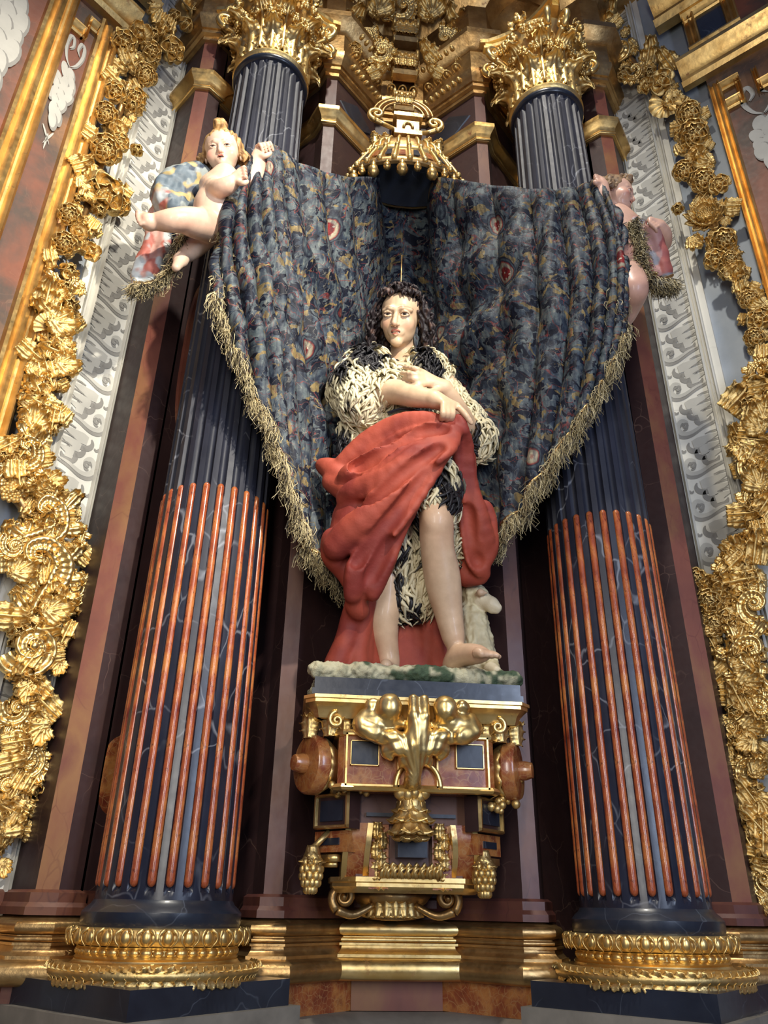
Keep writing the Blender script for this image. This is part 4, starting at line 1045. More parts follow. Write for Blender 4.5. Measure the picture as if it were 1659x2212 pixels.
    # hollows between the folds
    for tb in ([(960, 925, -.44, .012), (890, 937, -.42, .018), (815, 985, -.36, .018), (765, 1012, -.29, .012)], [(950, 968, -.46, .01), (870, 1025, -.45, .016), (800, 1088, -.38, .02), (745, 1115, -.30, .016)],
               [(930, 1010, -.45, .008), (870, 1090, -.42, .014), (810, 1165, -.37, .016), (770, 1215, -.31, .012)], [(840, 1170, -.35, .010), (800, 1250, -.29, .012)], [(1010, 1100, -.235, .01), (1020, 1180, -.2, .014), (1035, 1215, -.14, .01)]):
        c.chain([P(a, b_, w_+.022) for a, b_, w_, r in tb], [t[3]+.014 for t in tb], k=.018, n=16, op='cut', g=-1)
    def cdisp(V, N, g): return .0015*vnoise(V*30, 8)
    def cpaint(V, N, g):
        n_ = vnoise(V*7, 12)+.5*vnoise(V*20, 13); return lerp(np.tile(L3(168, 76, 57), (len(V), 1)), np.tile(L3(132, 52, 44), (len(V), 1)), sm(n_, -.4, .8))
    sdf_part('cloak', c, CLOAK, st, cpaint, 3, cdisp)
    # --- mossy rock and the dark board under the feet
    r = SDF((-.50, -.32, 2.34), (.50, .36, 2.52), .0065)
    r.ell((0, .04, 2.405), (.40, .24, .05), k=0)
    rg = random.Random(3)
    for k in range(60):
        x = rg.uniform(-.37, .37); y = rg.uniform(-.14, .28); r.ell((x, y, 2.405+rg.uniform(-.01, .012)), (rg.uniform(.04, .08), .045, rg.uniform(.028, .042)), k=.02)
    for k in range(26): r.ell((-.385+.77*k/25, -.155+.02*rg.random(), 2.398+.012*rg.random()), (.035, .04, .034), k=.015)
    def rpaint(V, N, g):
        m_ = vnoise(V*11, 1)+.8*vnoise(V*40, 2); green = sm(m_+V[:, 0]*1.2+(2.43-V[:, 2])*4, .0, .7)
        c = lerp(np.tile(L3(196, 190, 158), (len(V), 1)), np.tile(L3(76, 92, 70), (len(V), 1)), green); return lerp(c, L3(34, 42, 36), sm(vnoise(V*90, 4), .2, .8)*.5)
    def rdisp(V, N, g): return .006*vnoise(V*60, 3)+.004*vnoise(V*110, 5)
    sdf_part('mossy_rock', r, STONE_ATTR, st, rpaint, 0, rdisp)
    mbq = MB(); hw = .395
    mbq.prism([(-hw, -.19), (hw, -.19), (hw, .30), (-hw, .30)], 2.318, 2.372); mbq.prism([(-hw-.008, -.198), (hw+.008, -.198), (hw+.008, .30), (-hw-.008, .30)], 2.305, 2.328)
    mbq.build('base_board', BLACK_PLAIN, st)
    return st
STATUE = build_statue()

# ------------------------------------------------------------------ the lamb
def build_lamb():
    lb = thing('lamb_statue', 'cream carved lamb sitting on the mossy rock behind the saint', 'lamb', (.33, .10, 2.44))
    s = SDF((.10, -.22, 2.42), (.62, .42, 3.05), .006)
    y = .08
    ch = P(1038, 1400, y)
    s.chain([P(1020, 1312, y+.01), P(1022, 1350, y+.01), P(1030, 1400, y+.01), P(1036, 1450, y+.02)], [.046, .054, .066, .072], k=.03, n=12)
    s.chain([P(1005, 1370, y+.08), P(1000, 1430, y+.12)], [.06, .08], k=.04); s.ell(P(960, 1432, y+.10), (.05, .08, .06), k=.03)
    s.ell(P(1028, 1290, y-.01), (.056, .056, .056), k=.012); s.ell(P(1018, 1280, y+.01), (.05, .05, .05), k=.02)
    s.chain([P(1042, 1297, y-.035), P(1062, 1306, y-.06), P(1074, 1313, y-.07)], [.042, .032, .021], k=.012, g=2)
    s.chain([P(1062, 1317, y-.06), P(1073, 1321, y-.065)], [.018, .012], k=.006, g=2)
    s.chain([P(1030, 1286, y-.060), P(1038, 1280, y-.088), P(1052, 1281, y-.095)], [.010, .017, .005], k=.004, g=4)
    s.chain([P(1058, 1430, y-.05), P(1068, 1446, y-.10)], [.032, .026], k=.02); s.chain([P(1060, 1446, y-.10), P(1072, 1450, y-.14)], [.03, .022], k=.01, g=2)
    s.ell(P(1053, 1297, y-.078), (.007, .007, .006), k=.002, g=3)
    s.chain([P(1070, 1317, y-.10), P(1058, 1313, y-.098)], [.004, .004], k=.004, op='cut', g=3)
    def dp(V, N, g): return np.where(g >= 2, 0., .0055*vnoise(V*np.array((55, 55, 38)), 4)+.004*vnoise(V*95, 6))
    def pc(V, N, g):
        c = np.tile(L3(214, 202, 164), (len(V), 1)); c = lerp(c, L3(170, 152, 112), sm(vnoise(V*38, 7), .1, .9)*.6); c[g == 2] = L3(218, 204, 172); c[g == 3] = L3(70, 50, 40); c[g == 4] = L3(200, 170, 140); return c
    sdf_part('lamb_body', s, FUR, lb, pc, 1, dp)
build_lamb()
# ------------------------------------------------------------------ the patterned canopy cloth
def m_brocade(name, kind='UV', sc=1.0):
    m, nt, b = new_mat(name, .6, 0, 0, .25)
    v0 = coords(nt, (sc, sc, sc), kind=kind); v = warp(nt, v0, 5, .10)
    n1 = noise(nt, v0, 3.2, 4)
    base = ramp(nt, noise(nt, v, 7, 3), [(.32, S(30, 38, 56)), (.44, S(62, 74, 90)), (.56, S(106, 116, 120)), (.70, S(70, 84, 94))])
    # dark leaves
    lf = ramp(nt, noise(nt, warp(nt, v0, 9, .12), 13, 2, .4, .6), [(.535, K1), (.555, W1)]); c = mix(nt, lf, base, S(20, 26, 46))
    # ochre and cream tongues
    oc = ramp(nt, noise(nt, warp(nt, nd(nt, 'ShaderNodeVectorMath', {0: v0, 1: (3.1, 7.7, 1.3)}, operation='ADD').outputs[0], 8, .14), 10, 2, .4, .8), [(.61, K1), (.63, W1)]); c = mix(nt, oc, c, S(146, 126, 84))
    # red scrolling lines
    f = noise(nt, warp(nt, v0, 6, .10), 6.5, 2, .4, .5); ln = ramp(nt, math_(nt, 'ABSOLUTE', math_(nt, 'SUBTRACT', f, .5)), [(.003, W1), (.010, K1)]); c = mix(nt, math_(nt, 'MULTIPLY', ln, .8), c, S(140, 62, 58))
    f2 = noise(nt, warp(nt, nd(nt, 'ShaderNodeVectorMath', {0: v0, 1: (9., 2., 4.)}, operation='ADD').outputs[0], 6, .12), 9, 2, .4, .5); l2 = ramp(nt, math_(nt, 'ABSOLUTE', math_(nt, 'SUBTRACT', f2, .5)), [(.002, W1), (.008, K1)]); c = mix(nt, math_(nt, 'MULTIPLY', l2, .5), c, S(176, 174, 160))
    # flowers: ringed seed heads
    vw = warp(nt, v0, 7, .06); vo = nd(nt, 'ShaderNodeTexVoronoi', {'Vector': vw, 'Scale': 2.4, 'Randomness': .9}); d = vo.outputs['Distance']
    pick = ramp(nt, nd(nt, 'ShaderNodeSeparateColor', {0: vo.outputs['Color']}).outputs[0], [(.42, K1), (.44, W1)])
    fl = ramp(nt, d, [(.0, S(160, 48, 48)), (.12, S(150, 44, 46)), (.15, S(186, 178, 156)), (.19, S(170, 160, 138)), (.21, S(150, 62, 56)), (.23, S(36, 38, 56)), (.25, S(84, 96, 104)), (.28, S(36, 40, 58))])
    dots = ramp(nt, voro(nt, vw, 34), [(.26, W1), (.34, K1)]); fl = mix(nt, math_(nt, 'MULTIPLY', dots, ramp(nt, d, [(.13, W1), (.15, K1)])), fl, S(230, 214, 190))
    msk = math_(nt, 'MULTIPLY', pick, ramp(nt, d, [(.285, W1), (.30, K1)])); c = mix(nt, msk, c, fl)
    # pale streaky brushing along the cloth
    st = ramp(nt, noise(nt, coords(nt, (sc*26, sc*5, sc*5), kind=kind), 1.0, 4), [(.60, K1), (.78, W1)]); c = mix(nt, math_(nt, 'MULTIPLY', st, .35), c, S(190, 188, 172))
    dk = ramp(nt, noise(nt, coords(nt, (sc*34, sc*9, sc*9), kind=kind), 1.0, 5, .6), [(.42, S(150, 150, 160)), (.58, S(226, 224, 216))]); c = mix(nt, 1.0, c, dk, 'MULTIPLY')   # fine brush strokes
    nt.links.new(c, b.inputs['Base Color'])
    bump(nt, b, math_(nt, 'ADD', noise(nt, v0, 60, 3), math_(nt, 'MULTIPLY', lf, .6)), .25, .006)
    return m
BROCADE = m_brocade('painted_brocade', 'UV', 1.55); BROCADE_O = m_brocade('painted_brocade_sash', 'Object', 2.2)
TOPE = [(0, 560, 330, -.44), (.06, 566, 322, -.45), (.14, 574, 314, -.45), (.22, 584, 312, -.45), (.28, 600, 322, -.43), (.34, 650, 356, -.36), (.40, 730, 380, -.20), (.45, 795, 382, -.02), (.475, 832, 386, .22), (.50, 876, 392, .32), (.525, 922, 388, .22), (.55, 958, 384, .0), (.60, 1010, 392, -.12), (.66, 1090, 406, -.22), (.72, 1160, 411, -.30), (.78, 1215, 412, -.34), (.84, 1262, 402, -.38), (.90, 1285, 390, -.40), (.95, 1293, 384, -.40), (1, 1300, 388, -.40)]
LOWE = [(0, 498, 500, -.42), (.05, 476, 610, -.42), (.10, 480, 690, -.40), (.16, 520, 790, -.37), (.22, 572, 915, -.31), (.28, 618, 1045, -.22), (.34, 655, 1165, -.10), (.39, 700, 1240, .02), (.44, 765, 1285, .12), (.50, 880, 1320, .24), (.56, 985, 1275, .18), (.61, 1045, 1215, .06), (.67, 1105, 1140, -.10), (.73, 1170, 1040, -.21), (.79, 1240, 935, -.30), (.86, 1300, 830, -.36), (.93, 1334, 725, -.39), (1, 1330, 640, -.40)]
def edge(tab, s):
    tab = np.array(tab); i = np.arange(len(tab)); k = np.interp(s, tab[:, 0], i)
    sp = spline(tab[:, 1:], 400); kk = np.linspace(0, len(tab)-1, 400)
    return np.stack([np.interp(k, kk, sp[:, j]) for j in range(3)], 1)
def build_drape():
    th = thing('canopy_cloth', 'blue patterned cloth with fringed edges spread between two cherubs behind the saint', 'drapery', (0, .2, 3.2))
    NS, NT = 300, 120
    s = np.linspace(0, 1, NS); t = np.linspace(0, 1, NT)
    T = PS(edge(TOPE, s)); B = PS(edge(LOWE, s))
    G = T[:, None]*(1-t)[None, :, None]+B[:, None]*t[None, :, None]
    cen = np.exp(-((s-.5)/.14)**2); sidew = np.clip(np.abs(s-.5)*2, 0, 1)
    bulge = (.30*cen)[:, None]*np.sin(np.pi*t)[None, :]**.75-(.05*(1-cen))[:, None]*np.sin(np.pi*t)[None, :]
    G[:, :, 1] += bulge
    # belly of the cloth: lines from the hands swing a little outward
    G[:, :, 0] += (-.05*np.exp(-((s-.12)/.12)**2)+.05*np.exp(-((s-.88)/.12)**2))[:, None]*np.sin(np.pi*t)[None, :]
    dS = np.gradient(G, axis=0); dT = np.gradient(G, axis=1); N = np.cross(dS, dT); N /= np.linalg.norm(N, axis=2)[:, :, None]+1e-9
    N *= np.where(N[:, :, 1:2] > 0, -1, 1)
    width = np.linalg.norm(dS, axis=2)*NS
    x = s[:, None]; tt = t[None, :]
    ph = 22*x+.9*np.sin(5*x+3*tt)+.5*np.sin(11*x+2)+.35*np.sin(4*tt+9*x)
    fold = np.abs(np.sin(np.pi*ph))**.75*2-1
    ph2 = 47*x+1.3*np.sin(6*tt+8*x)+.8*np.sin(3*tt)
    fold2 = np.sin(2*np.pi*ph2*.5)
    strong = np.clip(.45+.9*np.abs(x-.5)*1.3, 0, 1)
    amp = np.minimum(.042, width/22*.62)*strong
    dis = amp*fold+np.minimum(.009, width/47*.4)*fold2
    # sagging swags on the inner right and left, behind the saint
    sw = np.exp(-((x-.63)/.08)**2)*np.exp(-((tt-.42)/.28)**2); dis = dis+.045*sw*np.sin(2*np.pi*(5.2*tt+3.0*np.abs(x-.60)))
    sw = np.exp(-((x-.38)/.06)**2)*np.exp(-((tt-.5)/.3)**2); dis = dis+.030*sw*np.sin(2*np.pi*(4.6*tt+2.5*np.abs(x-.40)))
    dis = dis*np.clip(tt/.03, .3, 1)
    pn = vnoise(G*9, 21); dis = dis+.010*pn
    G = G+N*dis[:, :, None]
    # never into the wall or the columns
    for sx in (-1, 1):
        lim = .205-np.abs(np.abs(G[:, :, 0])-.5)*1.0-.03; lim = np.where(np.abs(G[:, :, 0]) < .5, .175+(.5-np.abs(G[:, :, 0]))*1.0, 9); G[:, :, 1] = np.minimum(G[:, :, 1], np.minimum(lim, .46))
        dx = G[:, :, 0]-sx*.868; cyl = np.where(np.abs(dx) < .25, -np.sqrt(np.maximum(.0, .25**2-dx**2))-.01, 9.); inside = np.abs(dx) < .25
        G[:, :, 1] = np.where(inside, np.minimum(G[:, :, 1], cyl), G[:, :, 1])
    mb = MB(); mb.grid(G)
    me = mb.mesh('cloth', BROCADE, smooth=True, origin=wpos(th))
    uvl = me.uv_layers.new(name='UVMap')
    # arc-length coordinates so that the pattern keeps its size
    U = np.cumsum(np.linalg.norm(np.gradient((G[:, 60]), axis=0), axis=1)); Vv = np.linalg.norm(B-T, axis=1)
    vi = np.zeros(len(me.loops), np.int32); me.loops.foreach_get('vertex_index', vi)
    uv = np.stack([U[vi//NT], (vi % NT)/(NT-1)*np.maximum(.25, Vv[vi//NT])], 1).astype(np.float32); uvl.data.foreach_set('uv', uv.ravel())
    o = link('cloth', me, th); md = o.modifiers.new('thickness', 'SOLIDIFY'); md.thickness = .012; md.offset = -1
    # gold galloon along the left and right edges, and the thread fringe
    E_ = G[:, -1]; inn = G[:, -1]-G[:, -4]; inn /= np.linalg.norm(inn, axis=1)[:, None]
    for (a, b_) in ((0, int(.40*NS)), (int(.60*NS), NS)):
        mbg = MB(); mbg.tube(E_[a:b_]-inn[a:b_]*.018+np.array((0, -.008, 0)), .017, 6, flat=.35, up=(0, -1, 0)); mbg.build('galloon', GOLD_OLD, th, smooth=True)
    mf = MB(); rg = np.random.default_rng(8)
    for (a, b_) in ((0, int(.47*NS)), (int(.56*NS), NS-1)):
        L = np.concatenate([[0], np.cumsum(np.linalg.norm(np.diff(E_[a:b_], axis=0), axis=1))])
        m = int(L[-1]/.0008)
        for k in range(m):
            l = L[-1]*rg.random(); i = min(int(np.searchsorted(L, l)), b_-a-1); p = E_[a+i]+rg.normal(0, .003, 3)-inn[a+i]*rg.uniform(0, .035)+np.array((0, -.012, 0))
            d = unit(inn[a+i]+rg.normal(0, .38, 3)+np.array((0, -.25, -.35))); ln = rg.uniform(.045, .085); cv = rg.normal(0, .014, 3)
            tt_ = np.linspace(0, 1, 4)[:, None]; pts = p+d*ln*tt_+cv*np.sin(math.pi*tt_)+np.array((0, 0, -.018))*tt_**2
            sh = rg.random(); col = L3(196, 180, 136)*(.55+.5*sh) if sh > .25 else L3(70, 62, 54)
            mf.tube(pts, [.0021, .0019, .0016, .0010], 3, cap=False, col=col)
    o = mf.build('thread_fringe', FRINGE, th, col=True); o['kind'] = 'stuff'
    return th
build_drape()
# ------------------------------------------------------------------ the cherubs
def fringe_strip(path, wid_dir, length, n, seed, spread=.4, dirv=(0, 0, -1.)):
    mf = MB(); rg = np.random.default_rng(seed); p = spline(path, 60)
    for k in range(n):
        i = rg.integers(0, 60); q_ = p[i]+np.array(wid_dir)*rg.uniform(-1, 1)+rg.normal(0, .003, 3)
        d = unit(np.array(dirv)+rg.normal(0, spread, 3)); ln = length*rg.uniform(.6, 1.1); t = np.linspace(0, 1, 4)[:, None]
        sh = rg.random(); col = L3(190, 174, 132)*(.5+.55*sh) if sh > .3 else L3(58, 52, 46)
        mf.tube(q_+d*ln*t+rg.normal(0, .010, 3)*np.sin(math.pi*t)+np.array((0, 0, -.012))*t*t, [.0020, .0018, .0015, .0009], 3, cap=False, col=col)
    return mf
def cloth_paint(pal, seed):
    def f(V, N, g):
        n_ = vnoise(V*13, seed)+.6*vnoise(V*31, seed+1); c = np.tile(L3(*pal[0]), (len(V), 1))
        for i, p in enumerate(pal[1:]): c = lerp(c, np.tile(L3(*p), (len(V), 1)), sm(vnoise(V*(16+7*i), seed+3+i)+.4*n_, .15, .3))
        return c
    return f
def child_hair(st, Mh, US, hc, seed, cols, tuft=(0, -.12, .52)):
    s = SDF((-.72, -.62, -.62), (.72, .78, .95), .014); rg = random.Random(seed)
    s.ell((0, .13, .17), (.45, .46, .40), k=0); s.ell((0, -.46, -.16), (.36, .32, .44), k=.04, op='cut')
    for k in range(90):
        a = rg.uniform(-2.6, 2.6); sd = math.sin(a); p = np.array((.43*sd, .12-.40*math.cos(a)*.6+.1, .30-.28*abs(sd)+rg.uniform(-.12, .1)))
        if p[1] < -.12 and p[2] < .2: p[1] = -.1
        d = np.array((.16*sd, rg.uniform(-.06, .10), -.18)); s.chain([p, p+d*.6+np.array((.04*rg.uniform(-1, 1), -.04, .03)), p+d*1.2+np.array((.06*rg.uniform(-1, 1), -.03, 0))], [.042, .045, .014], k=.010, n=7)
    for k in range(26):
        a = rg.uniform(0, 6.3); p = np.array(tuft)+np.array((.10*math.cos(a), .12*math.sin(a), -.06)); s.chain([p, p+np.array((.05*math.sin(a), -.02, .12)), np.array(tuft)+np.array((.06*math.cos(a*2), .10, .20)), np.array(tuft)+np.array((-.05, .2, .12))], [.04, .045, .04, .015], k=.010, n=8)
    for sd in (-1, 1):
        for k in range(7):
            p = np.array((sd*.44, .06+.05*k, -.02-.05*rg.random())); s.chain([p, p+np.array((sd*.06, -.04, -.10)), p+np.array((sd*.01, -.06, -.20))], [.05, .052, .016], k=.010, n=7)
    def hc_(V, N, g):
        n_ = vnoise(V*np.array((18, 18, 10)), seed); return lerp(np.tile(L3(*cols[0]), (len(V), 1)), np.tile(L3(*cols[1]), (len(V), 1)), sm(n_, -.3, .6))
    sdf_part('hair', s, HAIRM, st, hc_, 1, lambda V, N, g: .013*np.sin(V[:, 0]*42+4*np.sin(V[:, 2]*8)+V[:, 1]*24)+.012*vnoise(V*9, seed), M=Mh*US, off=hc)
def finish_body(st, heads, b, skin, blush):
    Vb, Fb, gb = b.mesh(); Vb = relax(Vb, Fb, 1, .4); cb = np.tile(L3(*skin), (len(Vb), 1)); cb = lerp(cb, L3(226, 176, 150), sm(vnoise(Vb*12, 3), -.1, .9)*.45)
    for c_, r_ in blush: cb = lerp(cb, L3(224, 150, 128), np.exp(-((Vb-c_)**2).sum(1)/r_**2)*.5)
    V, Fq, c = merge(*heads, (Vb, Fb, cb)); link('body', mesh_np('body', V-wpos(st), Fq, SKIN, True, c), st)
def left_cherub():
    skin = (228, 196, 170)
    st = thing('cherub', 'pink blond carved cherub lifting the cloth, one leg stretched out to the left', 'cherub', tuple(P(450, 490, -.40)))
    Mh = head_frame(R_(4), R_(-24), R_(-8)); US = .222; hc = P(481, 331, -.43)
    s, ex, ez, fy, mz = carve_head(True, .012, [((0, .08, -.30), (0, .10, -.75), .20, .22)])
    Vh, Fh, gh = s.mesh(); Vh = relax(Vh, Fh, 1, .4); ch = face_paint(ex, ez, fy, mz, True, skin, (170, 120, 80))(Vh, None, gh)
    lo = np.array((-1.62, -.72, 3.9)); b = SDF(lo, (-.70, -.15, 5.4), .0046)
    w0 = -.43
    b.chain([P(486, 380, w0), P(484, 402, w0), P(477, 425, w0), P(470, 447, w0), P(461, 474, w0), P(456, 488, w0)], [.055, .076, .084, .096, .086, .070], k=.03, n=12)
    b.cap(P(455, 403, w0), P(505, 403, w0), .048, .048, k=.04)
    for x, y in ((463, 416), (492, 416)): b.ell(P(x, y, w0-.045), (.045, .035, .035), k=.03)
    b.ell(P(462, 442, w0-.05), (.075, .06, .07), k=.04)
    kn = P(392, 474, -.55); an = P(332, 479, -.54)
    b.chain([P(450, 488, -.44), P(424, 482, -.50), kn], [.060, .058, .046], k=.025, n=8)
    b.chain([kn, P(366, 477, -.56), an], [.044, .041, .029], k=.02, n=8)
    b.chain([an, P(318, 477, -.56), P(307, 468, -.56)], [.030, .030, .024], k=.015)
    for i in range(5): q_ = P(298-1.6*i+.75*i*i, 459+6.4*i, -.585+.004*i); b.chain([P(309, 466+4*i, -.57), q_], [.012, .0125-.0009*i], k=.003)
    b.ell(P(323, 487, -.55), (.026, .026, .022), k=.02)
    # other leg folded behind, its foot below
    b.chain([P(455, 498, -.38), P(430, 525, -.33), P(405, 547, -.33)], [.045, .040, .034], k=.03, n=8); b.chain([P(402, 548, -.33), P(390, 562, -.36), P(380, 578, -.39)], [.036, .030, .020], k=.02)
    # arms
    b.chain([P(452, 400, w0-.02), P(470, 408, w0-.12), P(490, 402, w0-.16), P(510, 388, w0-.17)], [.044, .038, .033, .024], k=.016, n=10)
    wr = P(514, 384, w0-.17)
    kns = [P(520+2*i, 376-1.5*i+2.2*i, w0-.18) for i in range(4)]
    hand_chain(b, wr, [P(517+2*i, 367+6.4*i, w0-.19) for i in range(4)], [P(532+.5*i, 368+7*i, w0-.17) for i in range(4)], .0085, .0065, k=.002, mids=[P(528+1*i, 361+6.8*i, w0-.205) for i in range(4)], palm_r=.020, thumb=[wr, P(516, 394, w0-.19), P(527, 396, w0-.20), P(536, 392, w0-.19)])
    e2 = P(540, 396, w0-.02); w2 = P(558, 338, -.48)
    b.chain([P(508, 402, w0), P(525, 402, w0), e2], [.048, .044, .040], k=.02, n=7); b.chain([e2, P(552, 370, -.46), w2], [.042, .040, .028], k=.02, n=8)
    hand_chain(b, w2, [P(555+7*i, 317-1.6*i, -.49) for i in range(4)], [P(569+7*i, 331-2.*i, -.505) for i in range(4)], .0085, .007, k=.002, mids=[P(562+7.2*i, 312-1.2*i, -.53) for i in range(4)], palm_r=.021, thumb=[w2, P(566, 338, -.51), P(577, 336, -.515), P(586, 330, -.51)])
    finish_body(st, [(np.asarray(Vh)@(Mh*US).T+hc, Fh, ch)], b, skin, [(kn, .06), (P(306, 470, -.56), .05), (P(528, 375, w0-.19), .05), (P(574, 316, -.5), .05), (P(462, 470, w0-.1), .06)])
    child_hair(st, Mh, US, hc, 21, ((196, 158, 104), (132, 96, 58)), (.02, -.05, .56))
    # wind-blown sash behind him with a fringed end
    c = SDF((-1.70, -.60, 3.7), (-.9, .05, 5.1), .008)
    for tb in ([(438, 378, -.36, .05), (400, 382, -.38, .06), (365, 400, -.40, .055), (352, 425, -.40, .05), (372, 446, -.40, .055), (400, 440, -.38, .05)], [(430, 400, -.34, .07), (395, 415, -.36, .07), (372, 425, -.36, .06)],
               [(358, 440, -.36, .03), (335, 470, -.32, .03), (328, 520, -.30, .032), (305, 580, -.28, .034), (296, 612, -.28, .03)], [(372, 450, -.36, .03), (362, 490, -.30, .035), (350, 540, -.28, .035), (320, 600, -.28, .03)]):
        c.chain([P(a, d, e) for a, d, e, r in tb], [t[3] for t in tb], k=.02, n=16)
    c.chain([P(380, 425, -.52), P(365, 432, -.50)], [.05, .03], k=.02, op='cut', g=-1)
    def sp_(V, N, g):
        base = cloth_paint([(96, 110, 120), (44, 56, 76), (168, 148, 98), (150, 158, 156)], 31)(V, N, g)
        pink = cloth_paint([(206, 160, 146), (190, 110, 96), (190, 196, 196)], 41)(V, N, g); k = sm(-V[:, 0]+.02*vnoise(V*20, 3), 1.20, 1.215)*sm(4.58-V[:, 2], 0, .05)
        return lerp(base, pink, k)
    sdf_part('sash', c, CLOTH, st, sp_, 1, lambda V, N, g: .010*vnoise(V*np.array((26, 26, 14)), 7)+.005*vnoise(V*50, 9))
    fm = fringe_strip(PS([(400, 505, -.36), (388, 540, -.33), (368, 585, -.31), (330, 612, -.30), (290, 618, -.30)]), (.012, 0, .012), .075, 1500, 5, .35, (-.15, -.25, -1)); o = fm.build('sash_fringe', FRINGE, st, col=True); o['kind'] = 'stuff'
    mbg = MB(); mbg.tube(spline(PS([(403, 500, -.36), (385, 540, -.33), (352, 598, -.32), (318, 614, -.31), (288, 612, -.31)]), 24), .013, 6, flat=.5); mbg.build('sash_braid', GOLD_OLD, st, smooth=True)
left_cherub()
def right_cherub():
    skin = (204, 164, 144)
    st = thing('cherub', 'brown-haired carved cherub seen in profile, gripping the right corner of the cloth', 'cherub', tuple(P(1340, 580, -.30)))
    Mh = head_frame(R_(-62), R_(-14), R_(3)); US = .215; hc = P(1331, 425, -.33)
    s, ex, ez, fy, mz = carve_head(True, .012, [((0, .08, -.30), (-.05, .10, -.75), .20, .22)])
    Vh, Fh, gh = s.mesh(); Vh = relax(Vh, Fh, 1, .4); ch = face_paint(ex, ez, fy, mz, True, skin, (120, 84, 64))(Vh, None, gh)
    b = SDF((.80, -.62, 3.3), (1.55, .05, 5.4), .0048); w0 = -.32
    b.chain([P(1332, 465, w0), P(1338, 485, w0), P(1344, 520, w0), P(1345, 555, w0), P(1345, 585, w0)], [.055, .076, .078, .088, .084], k=.03, n=12)
    b.cap(P(1310, 482, w0), P(1366, 488, w0), .05, .05, k=.04)
    for x in (1330, 1358): b.ell(P(x, 500, w0-.045), (.045, .035, .04), k=.03)
    b.ell(P(1348, 556, w0-.045), (.075, .06, .07), k=.04)
    kn = P(1370, 628, -.42); b.chain([P(1348, 592, w0), P(1360, 610, -.38), kn], [.078, .074, .056], k=.03, n=8); b.chain([kn, P(1358, 655, -.34), P(1345, 695, -.26)], [.052, .052, .036], k=.03, n=8)
    b.chain([P(1335, 600, w0), P(1330, 650, -.26), P(1340, 705, -.22)], [.066, .055, .04], k=.03, n=8)
    b.chain([P(1312, 482, w0), P(1302, 462, -.36), P(1300, 430, -.40), P(1300, 402, -.42)], [.055, .052, .042, .03], k=.02, n=9)
    w2 = P(1300, 402, -.42)
    hand_chain(b, w2, [P(1296+2.5*i, 384+4.6*i, -.43) for i in range(4)], [P(1284+1.5*i, 386+4.4*i, -.43) for i in range(4)], .0090, .0075, k=.003, mids=[P(1286+2*i, 379+4.6*i, -.445) for i in range(4)], palm_r=.024, thumb=[w2, P(1294, 396, -.44), P(1288, 396, -.45), P(1284, 392, -.45)])
    b.chain([P(1368, 490, w0), P(1405, 520, -.30), P(1432, 525, -.34)], [.046, .042, .038], k=.02, n=7); b.chain([P(1432, 525, -.34), P(1432, 505, -.40), P(1422, 488, -.44)], [.038, .035, .026], k=.02, n=7)
    w3 = P(1422, 488, -.44)
    hand_chain(b, w3, [P(1411+4.6*i, 476+4.2*i, -.45) for i in range(4)], [P(1406+4.2*i, 489+4*i, -.455) for i in range(4)], .0090, .0075, k=.003, mids=[P(1403+4.6*i, 480+4.2*i, -.47) for i in range(4)], palm_r=.024, thumb=[w3, P(1410, 476, -.46), P(1404, 474, -.46), P(1402, 478, -.46)])
    finish_body(st, [(np.asarray(Vh)@(Mh*US).T+hc, Fh, ch)], b, skin, [(kn, .06), (P(1348, 540, w0-.1), .07)])
    child_hair(st, Mh, US, hc, 33, ((150, 122, 92), (92, 70, 54)), (.0, -.16, .50))
    c = SDF((.86, -.62, 3.6), (1.75, .05, 5.1), .008)
    gs = [[(1312, 462, -.38, .018), (1322, 472, -.40, .022), (1322, 490, -.41, .024), (1312, 510, -.41, .03), (1296, 530, -.38, .035)], [(1302, 560, -.36, .03), (1318, 582, -.42, .024), (1345, 586, -.44, .022), (1374, 582, -.42, .022)], [(1306, 520, -.30, .05), (1300, 580, -.28, .05), (1310, 640, -.26, .05)]]
    for tb in gs: c.chain([P(a, d, e) for a, d, e, r in tb], [t[3] for t in tb], k=.015, n=14)
    sdf_part('green_sash', c, CLOTH, st, cloth_paint([(40, 58, 56), (26, 36, 38), (70, 88, 80)], 51), 1, lambda V, N, g: .005*vnoise(V*26, 7))
    c = SDF((1.0, -.62, 3.6), (1.80, .05, 5.1), .008)
    for tb in ([(1408, 492, -.44, .03), (1418, 525, -.40, .035), (1428, 560, -.38, .038), (1438, 598, -.36, .036)], [(1386, 485, -.40, .03), (1396, 530, -.38, .03), (1404, 570, -.36, .03), (1412, 595, -.36, .028)], [(1368, 480, -.38, .03), (1376, 540, -.38, .03), (1386, 605, -.38, .03)]):
        c.chain([P(a, d, e) for a, d, e, r in tb], [t[3] for t in tb], k=.015, n=12)
    sdf_part('pink_sash', c, CLOTH, st, cloth_paint([(176, 132, 126), (132, 132, 140), (160, 90, 84)], 61), 1, lambda V, N, g: .006*vnoise(V*24, 9))
    f1 = fringe_strip(PS([(1366, 478, -.42), (1374, 520, -.42), (1380, 560, -.42), (1390, 605, -.42)]), (.024, -.01, .01), .06, 1300, 6, .6, (0, -.5, -1)); f2 = fringe_strip(PS([(1400, 600, -.39), (1418, 604, -.39), (1430, 606, -.39), (1450, 604, -.39)]), (.004, .01, .006), .10, 1000, 7, .25, (.1, -.2, -1))
    for ff in (f1, f2): o = ff.build('sash_fringe', FRINGE, st, col=True); o['kind'] = 'stuff'
